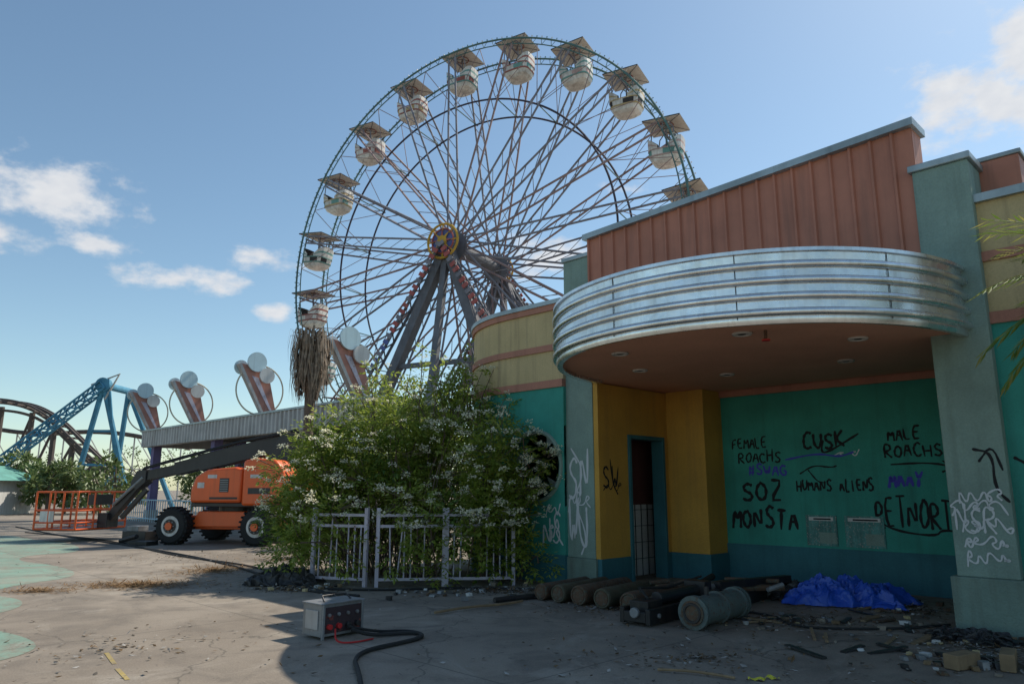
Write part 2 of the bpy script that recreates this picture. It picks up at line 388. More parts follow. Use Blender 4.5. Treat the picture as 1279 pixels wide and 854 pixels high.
mb.prism([L(s0-.05,9.8,ztop(s0)-.06),L(s1+.05,9.8,ztop(s1)-.06),L(s1+.05,9.8,ztop(s1)+.04),L(s0-.05,9.8,ztop(s0)+.04)],L(0,.53,0),'coping')
mb.build('fascia_coping',B)
CS,CD,CR=5.0,9.9,2.82
def arc(r,z,n=72): return [L(CS+r*math.cos(math.pi*i/n),CD-r*math.sin(math.pi*i/n),z) for i in range(n+1)]
prf=[(CR-.10,3.43),(CR-.10,3.37),(CR-.02,3.36),(CR,3.40)]
z=3.44
for k in range(4):
    prf.append((CR-.005,z))
    for j in range(1,8):
        a=math.pi*j/8; prf.append((CR+.008+.042*math.sin(a),z+.045-.045*math.cos(a)))
    z+=.09; prf.append((CR-.005,z)); z+=.088
prf+= [(CR,z),(CR+.035,z+.01),(CR+.035,z+.05),(CR-.1,z+.06)]
ZT=z+.05
mb=MB(); mb.loft([arc(r,zz) for r,zz in prf],'alu',caps=False,closed=False)
for a in (.35,.9,1.45,2.0,2.6):
    F=lambda r,z,o: L(CS+r*math.cos(a+o),CD-r*math.sin(a+o),z)
    mb.add([F(CR+.004,3.42,0),F(CR+.004,3.42,.004),F(CR+.004,ZT-.05,.004),F(CR+.004,ZT-.05,0)],[(0,1,2,3)],'dark')
mb.build('canopy_metal_band',B,smooth=True)
mb=MB()
pl=arc(CR-.1,3.42); mb.add(pl,[tuple(range(len(pl)))],'ceil')
mb.add([L(2.15,9.9,3.42),L(8.0,9.9,3.42),L(8.0,12.75,3.42),L(2.15,12.75,3.42)],[(0,1,2,3)],'ceil')
mb.build('canopy_ceiling',B)
mb=MB(); pl=arc(CR-.09,ZT); mb.add(pl,[tuple(range(len(pl)))],'coping'); mb.box((2.2,9.91,3.45),(7.98,10.1,4.1),'dark',L); mb.build('canopy_roof',B)
mb=MB()
for s,d in ((4.12,8.0),(3.25,9.27),(5.95,8.04),(6.6,9.43),(5.85,10.77),(3.98,10.8)):
    mb.ring(L(s,d,3.41),(0,0,1),.1,.02,'lamp',24,6); mb.disc(L(s,d,3.413),(0,0,1),.085,.006,'steel',20)
    mb.disc(L(s,d,3.405),(0,0,1),.045,.012,'dark',16)
mb.path([L(3.85,8.05,3.42),L(3.85,8.05,3.33),L(3.87,8.04,3.3)],.02,'rust',6); mb.disc(L(3.85,8.05,3.3),(0,0,1),.05,.015,'red',12)
mb.build('ceiling_lights',B)
mb=MB()
mb.box((2.2,12.75,.62),(7.9,12.95,3.4),'teal',L); mb.box((2.2,12.72,0),(7.1,12.95,.62),'tealbase',L)
mb.box((2.2,12.70,3.3),(7.1,12.75,3.415),'stripe',L)
mb.build('recess_back_wall',B)
mb=MB(); mb.box((1.99,10.45,0),(2.19,12.75,3.4),'teal',L); mb.build('recess_right_wall',B)
mb=MB()
d0,d1,dz=10.82,11.95,2.55
mb.box((7.9,10.5,.45),(8.1,d0,3.4),'yellow',L); mb.box((7.9,d1,.45),(8.1,12.1,3.4),'yellow',L); mb.box((7.9,d0,dz),(8.1,d1,3.4),'yellow',L)
mb.box((7.88,10.5,0),(8.1,d0,.45),'tealbase',L); mb.box((7.88,d1,0),(8.1,12.08,.45),'tealbase',L)
mb.box((7.9,9.99,.45),(7.998,10.5,3.4),'yellow',L); mb.box((7.88,9.99,0),(7.968,10.5,.45),'tealbase',L)
mb.box((7.1,12.1,.45),(7.9,12.75,3.415),'yellow',L); mb.box((7.07,12.07,0),(7.93,12.74,.45),'tealbase',L)
mb.build('yellow_entry_wall',B)
mb=MB()
for a,b,c,d in ((d0,d0+.07,0,dz),(d1-.07,d1,0,dz)): mb.box((7.86,a,c),(8.12,b,d),'tealbase',L)
mb.box((7.86,d0+.07,dz-.07),(8.12,d1-.07,dz),'tealbase',L)
mb.build('door_frame',B,bevel=.006)
mb=MB()
mb.box((8.5,9.9+.6,0),(8.6,14.5,1.3),'white',L);mb.box((8.5,10.5,1.3),(8.6,14.5,4.7),'brown_in',L)
for i in range(20): mb.box((8.485,10.6+i*.2,0),(8.5,10.612+i*.2,1.3),'dark',L)
for zz in (.3,.6,.9,1.2): mb.box((8.488,10.6,zz),(8.5,14.5,zz+.01),'dark',L)
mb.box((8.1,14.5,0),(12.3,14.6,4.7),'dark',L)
mb.build('interior_partition',B)
mb=MB()
roof=[(2.2,10.3),(8.6,10.2)]+[(p[0]-.15,p[1]+.2) for p in full[1:-1]]+[(12.4,18),(2.2,18)]
mb.prism([L(a,b,4.7) for a,b in roof],(0,0,.15),'dark')
roof=[(2.1,10.3)]+[(p[0]+.15,p[1]+.2) for p in wr[1:-1]]+[(-1.8,18),(2.1,18)]
mb.prism([L(a,b,4.7) for a,b in roof],(0,0,.15),'dark')
mb.box((-2,18,0),(12.6,18.25,5.0),'cream',L)
mb.build('roof_and_rear_wall',B)
mb=MB()
for a,b in ((5.6,5.08),(4.95,4.33)):
    mb.box((b,12.735,.66),(a,12.748,1.16),'paper',L); mb.box((b+.05,12.728,1.07),(a-.06,12.734,1.13),'white',L)
    mb.box((b+.09,12.722,1.085),(a-.14,12.727,1.11),'bpaint',L); mb.box((b+.02,12.73,.7),(b+.3,12.7345,.88),'bluegrey',L)
mb.build('torn_posters',B)
FNT={'A':[[(0,0),(.3,1),(.6,0)],[(.1,.4),(.5,.38)]],'C':[[(.58,.85),(.35,1),(.08,.8),(.0,.5),(.1,.12),(.35,0),(.6,.15)]],
'E':[[(.55,1),(0,.97),(0,.0),(.55,.02)],[(0,.5),(.45,.53)]],'F':[[(.55,1),(0,.97),(0,0)],[(0,.5),(.45,.53)]],
'G':[[(.58,.85),(.35,1),(.08,.8),(.0,.5),(.1,.12),(.35,0),(.58,.15),(.58,.45),(.35,.45)]],'H':[[(0,1),(.02,0)],[(.58,1),(.56,0)],[(0,.5),(.58,.52)]],
'I':[[(.2,1),(.2,0)]],'K':[[(0,1),(0,0)],[(.55,1),(.0,.45),(.6,0)]],'L':[[(0,1),(0,0),(.5,.02)]],'M':[[(0,0),(.06,1),(.3,.35),(.55,1),(.62,0)]],
'N':[[(0,0),(.02,1),(.55,0),(.57,1)]],'O':[[(.3,1),(.03,.75),(.0,.3),(.3,0),(.58,.3),(.56,.78),(.3,1)]],'P':[[(0,0),(0,1),(.4,1),(.58,.75),(.4,.5),(0,.48)]],
'R':[[(0,0),(0,1),(.4,1),(.55,.75),(.4,.52),(0,.5),(.6,0)]],'S':[[(.55,.85),(.3,1),(.03,.8),(.15,.55),(.5,.4),(.55,.15),(.3,0),(0,.12)]],
'T':[[(0,1),(.6,1)],[(.3,1),(.3,0)]],'U':[[(0,1),(.02,.3),(.3,0),(.55,.3),(.57,1)]],'W':[[(0,1),(.15,0),(.3,.6),(.45,0),(.62,1)]],
'Y':[[(0,1),(.3,.5),(.6,1)],[(.3,.5),(.25,0)]],'Z':[[(0,1),(.58,1),(0,0),(.6,.02)]],'#':[[(.2,1),(.1,0)],[(.5,1),(.4,0)],[(0,.68),(.6,.7)],[(0,.3),(.6,.32)]]}
KO=[0]
def stroke(mb,pts,w,F,k,smooth=2):
    pts=chaikin(pts,smooth); KO[0]=(KO[0]+1)%24; off=.002+KO[0]*.00025
    n=len(pts);vs=[]
    for i in range(n):
        a=pts[max(0,i-1)];b=pts[min(n-1,i+1)];tx,ty=b[0]-a[0],b[1]-a[1];l=math.hypot(tx,ty) or 1
        ww=w*.5*(1+.25*math.sin(i*1.7+KO[0]))
        if i in (0,n-1): ww*=.6
        vs+=[F(pts[i][0]-ty/l*ww,pts[i][1]+tx/l*ww,off),F(pts[i][0]+ty/l*ww,pts[i][1]-tx/l*ww,off)]
    mb.add(vs,[(2*i,2*i+1,2*i+3,2*i+2) for i in range(n-1)],k)
def write(mb,txt,x0,x1,z,h,w,F,k):
    n=len(txt);cw=(x1-x0)/n
    for i,ch in enumerate(txt):
        if ch==' ':continue
        dz=U(-.08,.08)*h;sc=U(.85,1.15);sh=U(-.08,.14)
        for pl in FNT[ch]:
            stroke(mb,[(x0+i*cw+cw*1.25*(px+sh*pz)+U(-.02,.02)*h, z+dz+pz*h*sc+U(-.03,.03)*h) for px,pz in pl],w,F,k,2 if ch in 'COSGUPRNM' else 1)
def tag(mb,x0,x1,z,h,w,F,k,n):
    pts=[];x=x0
    for i in range(n):
        f=i/(n-1);x=x0+(x1-x0)*f+U(-.35,.35)*(x1-x0)/n*2.2
        pts.append((x,z+h*(U(.65,1.05) if i%2 else U(-.05,.35))))
        if R()<.35: pts+= [(x+(x1-x0)/n*.9,z+h*U(.4,.7)),(x-(x1-x0)/n*.5,z+h*U(.3,.6))]
    stroke(mb,pts,w,F,k,2)
def back(x,z,o): return L(-x,12.75-o,z)
mb=MB()
write(mb,'FEMALE',-6.9,-6.2,2.33,.19,.03,back,'bpaint');write(mb,'ROACHS',-6.78,-5.95,2.07,.19,.03,back,'bpaint')
write(mb,'#SWAG',-6.6,-5.85,1.84,.18,.035,back,'ppaint');write(mb,'SOZ',-6.75,-5.95,1.38,.33,.055,back,'bpaint')
write(mb,'MONSTA',-6.98,-5.7,.9,.36,.055,back,'bpaint');write(mb,'CUSK',-5.55,-4.8,2.28,.28,.045,back,'bpaint')
write(mb,'HUMANS',-5.72,-5.1,1.56,.18,.032,back,'bpaint');write(mb,'ALIENS',-4.98,-4.42,1.56,.19,.032,back,'bpaint')
write(mb,'MALE',-4.15,-3.65,2.36,.19,.032,back,'bpaint');write(mb,'ROACHS',-4.22,-3.35,2.1,.2,.032,back,'bpaint')
write(mb,'MAAY',-4.2,-3.68,1.62,.22,.045,back,'ppaint');write(mb,'RETNORTZ',-4.45,-3.15,1.0,.42,.04,back,'bpaint')
stroke(mb,[(-5.9,2.1),(-5.3,2.2),(-4.95,2.12),(-4.7,2.2)],.03,back,'ppaint')
stroke(mb,[(-5.65,1.85),(-5.4,2.0),(-5.1,1.95),(-5.0,1.98)],.025,back,'bpaint');stroke(mb,[(-5.5,1.92),(-5.35,1.72),(-5.25,1.7)],.025,back,'bpaint')
stroke(mb,[(-4.15,1.98),(-3.6,2.0),(-3.25,1.93)],.03,back,'bpaint');stroke(mb,[(-3.4,2.02),(-3.22,1.93),(-3.42,1.85)],.03,back,'bpaint')
stroke(mb,[(-4.5,1.15),(-4.2,.95),(-3.6,.88),(-3.5,1.0),(-3.1,.93)],.035,back,'bpaint')
stroke(mb,[(-5.2,2.42),(-5.25,2.2),(-5.1,2.22),(-4.6,2.5)],.035,back,'bpaint')
tag(mb,-5.0,-4.6,2.12,.12,.018,back,'wpaint',6)
def wing(x,z,o): return L(-x,9.9-o,z)
def lp(x,z,o): return L(-x,9.97-o,z)
def rp(x,z,o): return L(-x,9.83-o,z)
def yw(x,z,o): return L(7.9-o,x,z)
def rw(x,z,o): return L(-x,9.97-o,z)
tag(mb,-9.15,-8.66,.6,.55,.03,wing,'wpaint',7);tag(mb,-9.05,-8.66,1.1,.3,.022,wing,'wpaint',6);write(mb,'NS',-9.1,-8.66,.62,.5,.03,wing,'wpaint')
write(mb,'SN',-8.56,-8.06,1.45,.75,.04,lp,'wpaint');write(mb,'WU',-8.58,-8.06,.62,.85,.04,lp,'wpaint');tag(mb,-8.56,-8.06,1.2,.4,.022,lp,'wpaint',7)
stroke(mb,[(-8.5,2.3),(-8.2,1.9),(-8.45,1.4),(-8.15,.8),(-8.3,.5)],.03,lp,'wpaint')
for zz,hh in ((1.42,.2),(1.28,.22),(1.08,.24),(.9,.22),(.74,.2)): tag(mb,-2.56+U(0,.06),-2.06,zz,hh,.02,rp,'wpaint',9)
write(mb,'NSR',-2.55,-2.12,1.12,.3,.022,rp,'wpaint')
write(mb,'SW',10.1,10.55,1.6,.42,.035,yw,'bpaint'); stroke(mb,[(10.3,2.1),(10.35,1.7),(10.5,1.5)],.03,yw,'bpaint');tag(mb,10.1,10.6,1.5,.25,.02,yw,'bpaint',6)
stroke(mb,[(-2.3,2.05),(-2.1,2.0),(-2.12,1.6),(-1.99,1.45)],.03,rp,'bpaint')
stroke(mb,[(-2.25,1.9),(-2.1,2.1),(-2.02,1.8)],.025,rp,'bpaint')
stroke(mb,[(-1.93,1.95),(-1.7,1.8),(-1.85,1.4),(-1.6,1.2),(-1.4,1.7),(-1.3,1.2)],.035,rw,'bpaint');stroke(mb,[(-1.9,1.1),(-1.6,1.5),(-1.2,1.6)],.03,rw,'bpaint')
mb.build('graffiti',B,recalc=False)
# ------------------------------------------------------------------ ferris wheel
C=Vector((-2.09,40.79,14.69));al=math.radians(28.5)
wv=Vector((math.cos(al),-math.sin(al),0));ax=Vector((-math.sin(al),-math.cos(al),0));up=Vector((0,0,1))
FW=empty('ferris_wheel',(C.x,C.y,0))
def wp(r,t,o): return C+wv*(r*math.cos(t))+up*(r*math.sin(t))+ax*o
N=20;ph=math.radians(185.1);HW=1.2
rim=MB();sp=MB()
for sd in (-1,1):
    seg=120
    for Rr,r,k in ((12.85,.06,'rim'),(12.5,.035,'rim'),(9.15,.06,'inring')):
        pts=[wp(Rr,2*math.pi*i/seg,sd*HW) for i in range(seg+1)]; rim.path(pts,r,k,6,caps=False)
    for i in range(240):
        t=2*math.pi*i/240; rim.path([wp(12.93,t,sd*HW),wp(13.0,t,sd*HW)],.032,'gcream' if i%2 else 'rim',4)
        if i%2==0:
            rim.path([wp(12.85,t,sd*HW),wp(12.5,t+math.pi/240,sd*HW)],.018,'rim',4,False);rim.path([wp(12.5,t+math.pi/240,sd*HW),wp(12.85,t+math.pi/120,sd*HW)],.018,'rim',4,False)
for i in range(N):
    t=ph-i*2*math.pi/N
    for sd in (-1,1):
        col='spoke' if i%3 else 'spoke2'
        for dt in (-1,1):
            a=wp(.75,t+dt*.5,sd*2.35);b=wp(12.5,t+dt*.018,sd*HW); sp.path([a,b],.062,col,5)
        for j in range(1,11):
            f=j/11;f2=(j+.9)/11; A=wp(.75,t-.5,sd*2.35).lerp(wp(12.5,t-.018,sd*HW),f);Bq=wp(.75,t+.5,sd*2.35).lerp(wp(12.5,t+.018,sd*HW),f2)
            sp.path([A,Bq],.022,'spoke',4,False)
        sp.path([wp(9.15,t,sd*HW*1.15),wp(12.5,t+math.pi/N,sd*HW)],.022,'spoke2',4,False)
        sp.path([wp(9.15,t,sd*HW*1.15),wp(12.5,t-math.pi/N,sd*HW)],.022,'spoke2',4,False)
    for Rr in (12.5,9.15): sp.path([wp(Rr,t,-HW-.1),wp(Rr,t,HW+.1)],.035,'rim',5)
    sp.path([wp(12.5,t,-HW),wp(9.15,t,HW)],.02,'spoke',4,False); sp.path([wp(12.5,t,HW),wp(9.15,t,-HW)],.02,'spoke',4,False)
rim.build('rims',FW); sp.build('spokes',FW)
hub=MB()
hub.path([wp(0,0,-3.6),wp(0,0,3.4)],.38,'leg',16)
for sd,o in ((1,2.35),(-1,-2.35)): hub.disc(wp(0,0,o),ax,.85,.12,'leg',24)
for o,r in ((3.45,.95),(-3.0,.8)):
    hub.ring(wp(0,0,o),ax,r,.07,'wyel',36,6); hub.disc(wp(0,0,o+.02),ax,r*.3,.2,'wyel',16)
    hub.ring(wp(0,0,o),ax,r*.72,.05,'wred',36,6)
    hub.disc(wp(0,0,o-.04),ax,r*.68,.05,'wblue',28)
    for i in range(8):
        t=i*math.pi/4
        hub.prism([wp(r*.25,t-.35,o+.06),wp(r*.66,t,o+.06),wp(r*.25,t+.35,o+.06)],ax*.04,'wyel' if i%2 else 'wred')
        hub.path([wp(r*.6,t,o),wp(r*.97,t,o)],.045,'wyel',5)
hub.build('hub',FW)
lg=MB()
for sd in (1,-1):
    top=wp(0,0,sd*3.0)-up*.1
    for sg in (-1,1):
        foot=Vector((top.x,top.y,0))+wv*sg*6.2+ax*sd*1.2
        lg.beam(top,foot,.5,.55,'leg',ax)
        foot2=Vector((top.x,top.y,0))+wv*sg*9.2+ax*sd*.7; t2=top+ax*sd*.35
        for o in (-.25,.25): 
            lg.path([t2+ax*o,foot2+ax*o],.08,'leg',6)
        for j in range(34):
            f=j/34;p=t2.lerp(foot2,f);qq=t2.lerp(foot2,f+1/34)
            lg.path([p+ax*.25*(1 if j%2 else -1),qq-ax*.25*(1 if j%2 else -1)],.04,'leg',5)
        for j in range(46):
            f=j/46; p=t2.lerp(foot2,f+.003);qq=t2.lerp(foot2,f+1/46-.006); k=('wred' if j<16 else 'wblue') if sg<0 else 'wred'
            lg.beam(p+ax*sd*.4,qq+ax*sd*.4,.36,.06,k if j%3 else 'spoke',ax)
    for h in (4,8):
        f=(top.z-h)/top.z; a=top.lerp(Vector((top.x,top.y,0))-wv*6.2+ax*sd*1.2,f);b=top.lerp(Vector((top.x,top.y,0))+wv*6.2+ax*sd*1.2,f)
        lg.beam(a,b,.2,.25,'leg')
    lg.beam(top,Vector((top.x,top.y,0))+ax*sd*2.2,.3,.35,'leg',wv)
lg.box((-9,33,0),(6,47,.5),'steel',lambda x,y,z:(wv*(x+1.5)+ax*(-(y-40.5)*.35)+Vector((C.x,C.y,z))))
lg.build('support_legs',FW)
def gondola(i,P,tilt):
    g=MB();S=.88
    body='gcream';st=['gred','gteal','gred','gpink','gyel','gteal'][(i*5)%6];b2=['gpink','gdark','gteal','gred','gyel','gred','gteal'][i%7]
    P=Vector(P)
    ca,sa=math.cos(tilt),math.sin(tilt)
    def F(x,y,z):
        x*=S;y*=S;z*=S
        x2=x*ca-z*sa;z2=x*sa+z*ca
        return P+wv*x2+ax*y+up*z2
    def rr(hx,hy,z,n=24,e=4):
        o=[]
        for k in range(n):
            a=2*math.pi*k/n;c_,s_=math.cos(a),math.sin(a)
            o.append(F(hx*math.copysign(abs(c_)**(2/e),c_),hy*math.copysign(abs(s_)**(2/e),s_),z))
        return o
    g.loft([rr(.25,.25,-1.98,e=2.5),rr(.55,.5,-1.93,e=3),rr(.78,.66,-1.78),rr(.9,.74,-1.55)],body)
    g.loft([rr(.92,.76,-1.55),rr(.95,.78,-1.46)],st,caps=False)
    ring0=rr(.93,.76,-1.46);ring1=rr(.97,.79,-1.16)
    for k in range(24): g.add([ring0[k],ring0[(k+1)%24],ring1[(k+1)%24],ring1[k]],[(0,1,2,3)],(body if (k//2)%2 else b2))
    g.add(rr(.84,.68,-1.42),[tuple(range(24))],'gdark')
    g.loft([rr(1.0,.81,-1.16),rr(1.0,.81,-1.08)],st,caps=False)
    n=9
    for sx in (-1,1):
        out=[];hz=[]
        for k in range(n):
            a=-math.pi/2+math.pi*k/(n-1); x=.30+.70*abs(math.cos(a))**.55; y=.80*math.copysign(abs(math.sin(a))**.6,math.sin(a))
            out.append((x,y)); hz.append(-.90+.56*abs(math.cos(a))**.5)
        o0=[F(sx*x,y,-1.1) for x,y in out];o1=[F(sx*x*1.03,y*1.02,z) for (x,y),z in zip(out,hz)]
        i1=[F(sx*(x*1.03-.06),y*.93,z) for (x,y),z in zip(out,hz)];i0=[F(sx*(x-.06),y*.93,-1.1) for x,y in out]
        for k in range(n-1):
            m0=o0[k].lerp(o1[k],.4);m1=o0[k+1].lerp(o1[k+1],.4);m2=o0[k].lerp(o1[k],.6);m3=o0[k+1].lerp(o1[k+1],.6)
            g.add([o0[k],o0[k+1],m1,m0],[(0,1,2,3)],body);g.add([m0,m1,m3,m2],[(0,1,2,3)],st);g.add([m2,m3,o1[k+1],o1[k]],[(0,1,2,3)],body)
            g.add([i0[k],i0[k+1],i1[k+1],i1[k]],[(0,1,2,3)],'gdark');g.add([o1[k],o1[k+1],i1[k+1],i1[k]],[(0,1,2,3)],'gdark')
        g.box((.3,-.66,-1.2),(.86,.66,-1.05),'gred',lambda x,y,z:F(sx*x,y,z))
        for yy in (-.74,.74): g.path([F(sx*.7,yy,-.7),F(sx*.62,yy,.1),F(sx*.3,yy,.5)],.032,'spoke',5)
    g.path([F(0,0,-1.7),F(0,0,.7)],.045,'spoke',6); g.disc(F(0,0,-.9),up,.3,.04,'spoke',14)
    g.path([F(0,-1.38,0),F(0,1.38,0)],.06,'spoke',6)
    for yy in (-.74,.74): g.path([F(-.3,yy,.5),F(.3,yy,.5)],.035,'spoke',5);g.path([F(0,yy,0),F(0,yy,.5)],.035,'spoke',5)
    h=1.12
    cor=[(-h,-h),(-h*.33,-h),(h*.33,-h),(h,-h),(h,-h*.33),(h,h*.33),(h,h),(h*.33,h),(-h*.33,h),(-h,h),(-h,h*.33),(-h,-h*.33)]
    n=len(cor);ct=F(0,0,.74)
    for k in range(n):
        a=cor[k];b=cor[(k+1)%n];m='gcream' if k%3!=1 else st
        g.add([ct,F(a[0],a[1],.62),F(b[0],b[1],.62)],[(0,1,2)],m)
        g.add([F(a[0],a[1],.62),F(b[0],b[1],.62),F(b[0],b[1],.55),F(a[0],a[1],.55)],[(0,1,2,3)],'gdark')
        g.add([F(0,0,.66),F(a[0],a[1],.56),F(b[0],b[1],.56)],[(0,1,2)],'gunder')
        if k%3==0: g.path([F(0,0,.63),F(a[0]*.98,a[1]*.98,.55)],.02,'spoke',4,False)
    g.ring(F(0,0,.60),up,.42*S,.03,'gred',16,4)
    g.build('gondola_%d'%(i+1),FW,smooth=False,recalc=False)
for i in range(N):
    t=ph-i*2*math.pi/N
    gondola(i,wp(12.5,t,0),U(-.14,.14))
# ------------------------------------------------------------------ pavilion with fins
PV=empty('park_pavilion',L(32,16.5,0))
mb=MB()
prof=[];s=20.5
while s<42.4: prof+=[(s,0),(s+.12,.0),(s+.17,-.06),(s+.29,-.06),(s+.34,0)]; s+=.34
mb.loft([[L(a,14.2+b,3.8) for a,b in prof],[L(a,14.2+b,4.62) for a,b in prof]],'corr',caps=False,closed=False)
mb.box((20.5,14.25,3.78),(42.6,14.4,4.62),'corr',L); mb.box((20.5,14.1,4.62),(42.8,14.45,4.7),'coping',L)
mb.box((20.5,14.4,4.3),(42.5,20,4.5),'dark',L); mb.box((42.4,14.4,3.8),(42.6,20,4.6),'corr',L)
mb.build('roof_band',PV)
mb=MB()
for s in (26.5,34.2,41.8):
    for d in (14.7,19.4): mb.box((s-.2,d-.2,0),(s+.2,d+.2,4.3),'purple',L); mb.box((s-.28,d-.28,0),(s+.28,d+.28,.5),'corr',L)
mb.build('posts',PV)
mb=MB()
for s in (22.4,29.5,36.7,42.6):
    F=lambda d,z,o=0: L(s+o,14.3+d,z)
    th=L(.22,0,0)
    mb.prism([F(.62,4.0,-.11),F(.98,4.0,-.11),F(.3,6.55,-.11),F(-.9,6.75,-.11)],th,'fin')
    mb.prism([F(.54,4.0,-.13),F(.63,4.0,-.13),F(-.9,6.76,-.13),F(-1.02,6.7,-.13)],L(.26,0,0),'corr')
    mb.prism([F(.62,4.6,-.14),F(.74,4.5,-.14),F(-.12,6.2,-.14),F(-.4,6.25,-.14)],L(.28,0,0),'lav')
    mb.ring(F(.05,5.7),L(1,0,0),1.05,.035,'gold',48,6)
    mb.disc(F(-.25,6.85,-.2),L(1,0,0),.42,.08,'paleblue',28); mb.disc(F(.18,6.3,-.3),L(1,0,0),.33,.08,'white',28); mb.disc(F(-.75,6.62,.2),L(1,0,0),.3,.08,'paleblue',24)
    mb.path([F(.3,4.7),F(.1,6.3)],.05,'corr',6)
mb.build('art_deco_fins',PV)
RL=MB()
for k in range(60):
    s=27+k*.3; RL.path([L(s,13.6,0),L(s,13.6,1.05)],.02,'paleblue',5)
for z in (.15,1.05): RL.path([L(27,13.6,z),L(44.8,13.6,z)],.03,'paleblue',5)
RL.build('queue_railing')
# ------------------------------------------------------------------ boom lift
O=Vector((-8.6,21.8,0));e1=Vector((.976,-.217,0));e2=Vector((.217,.976,0))
def T(x,y,z): return O+e1*x+e2*y+Vector((0,0,z))
BL=empty('boom_lift',O)
mb=MB()
for x in (-1.38,1.38):
    for y,sy in ((.12,-1),(2.2,1)):
        c=T(x,y,.53)
        prof=[(.30,-.2),(.46,-.2),(.52,-.14),(.53,0),(.52,.14),(.46,.2),(.30,.2)]
        n=36;rings=[]
        for r,o in prof:
            rings.append([c+e2*o+(e1*math.cos(2*math.pi*j/n)+up*math.sin(2*math.pi*j/n))*r for j in range(n)])
        mb.loft(rings,'rubber')
        for j in range(24):
            a=2*math.pi*j/24
            for o,da in ((-.11,0),(.11,.13)):
                p=c+e2*o+(e1*math.cos(a+da)+up*math.sin(a+da))*.535
                rad=(e1*math.cos(a+da)+up*math.sin(a+da)); mb.beam(p-e2*.09,p+e2*.09,.05,.04,'rubber',rad)
        mb.disc(c+e2*sy*.17,e2,.29,.08,'gcream',28); mb.disc(c+e2*sy*.21,e2,.20,.06,'bootblack',24); mb.disc(c+e2*sy*.24,e2,.11,.1,'lift_orange',16)
        for j in range(8):
            a=j*math.pi/4; mb.disc(c+e2*sy*.24+(e1*math.cos(a)+up*math.sin(a))*.15,e2,.018,.05,'steel',6)
mb.build('wheels',BL,smooth=True)
mb=MB()
mb.box((-1.25,.5,.42),(1.25,1.8,.82),'lift_orange',T)
mb.box((-1.55,.25,.4),(-1.2,2.05,.68),'lift_orange',T);mb.box((1.2,.25,.4),(1.55,2.05,.68),'lift_orange',T)
mb.prism([T(-1.0,.3,.5),T(1.0,.3,.5),T(.75,.3,.95),T(-.75,.3,.95)],e2*1.7,'lift_orange')
mb.build('chassis',BL,bevel=.03)
mb=MB();mb.path([T(.1,1.15,.85),T(.1,1.15,1.12)],.62,'bootblack',28);mb.box((-.85,.1,1.08),(1.6,2.2,1.2),'bootblack',T);mb.build('turntable',BL,bevel=.02)
mb=MB()
def hood(y0,y1):
    poly=[(-.85,1.2),(.8,1.2),(.8,2.15),(.55,2.22),(-.35,2.15),(-.72,1.95),(-.85,1.6)]
    mb.prism([T(x,y0,z) for x,z in poly],e2*(y1-y0),'lift_orange')
hood(-.02,.72);hood(1.6,2.3)
poly=[(.84,1.12),(1.75,1.12),(2.05,1.3),(2.17,1.7),(2.1,2.15),(1.85,2.42),(1.2,2.47),(.84,2.4)]
mb.prism([T(x,-.05,z) for x,z in poly],e2*.85,'lift_orange');mb.prism([T(x,1.52,z) for x,z in poly],e2*.85,'lift_orange')
mb.prism([T(x,.8,z) for x,z in ((1.3,1.12),(1.8,1.12),(2.14,1.4),(2.18,1.8),(2.1,2.1),(1.3,2.1))],e2*.72,'lift_orange')
mb.build('engine_hoods_and_counterweight',BL,bevel=.07,smooth=True)
mb=MB()
mb.box((-.62,-.03,1.62),(-.4,-.022,1.78),'white',T);mb.box((.1,-.03,1.5),(.4,-.022,1.9),'bootblack',T)
for k in range(6): mb.box((.12,-.036,1.52+k*.062),(.38,-.031,1.545+k*.062),'steel',T)
mb.box((1.05,-.062,1.45),(1.75,-.054,1.62),'bootblack',T); mb.box((-.3,-.03,1.9),(0,-.022,2.0),'white',T)
mb.box((1.1,-.062,1.9),(1.5,-.054,2.0),'white',T);mb.box((-.2,-.03,1.3),(.7,-.022,1.36),'bootblack',T)
mb.build('decals_and_grilles',BL)
mb=MB()
yc=1.16
mb.prism([T(x,yc-.32,z) for x,z in ((.9,1.2),(1.75,1.2),(2.1,2.6),(2.15,3.2),(1.6,3.35),(1.1,2.6))],e2*.08,'bootblack')
mb.prism([T(x,yc+.24,z) for x,z in ((.9,1.2),(1.75,1.2),(2.1,2.6),(2.15,3.2),(1.6,3.35),(1.1,2.6))],e2*.08,'bootblack')
mb.beam(T(2.05,yc,3.08),T(-1.35,yc,2.38),.42,.5,'bootblack'); mb.beam(T(-1.3,yc,2.4),T(-2.2,yc,2.2),.34,.4,'bootblack');mb.beam(T(-2.15,yc,2.2),T(-3.35,yc,1.98),.26,.3,'bootblack')
mb.path([T(.3,yc,1.5),T(-.9,yc,2.2)],.09,'steel',10)
mb.path([T(2.0,yc-.3,3.3),T(0,yc-.26,2.98),T(-2,yc-.24,2.5),T(-3.3,yc-.2,2.2)],.035,'rubber',6)
mb.path([T(2.0,yc-.24,3.36),T(0,yc-.2,3.02),T(-2,yc-.2,2.56),T(-3.3,yc-.15,2.25),T(-3.7,yc-.1,1.7)],.03,'rubber',6)
mb.prism([T(x,yc-.18,z) for x,z in ((-3.2,2.2),(-3.55,2.15),(-3.75,1.75),(-3.5,1.55),(-3.2,1.8))],e2*.36,'bootblack')
mb.beam(T(-3.55,yc,1.75),T(-4.55,yc,.62),.22,.26,'bootblack');mb.beam(T(-3.25,yc+.02,1.6),T(-4.1,yc+.02,.7),.12,.14,'bootblack')
mb.path([T(-3.3,yc-.16,1.95),T(-4.3,yc-.16,1.1)],.05,'steel',8)
mb.box((-4.75,yc-.25,.4),(-4.4,yc+.25,.85),'bootblack',T)
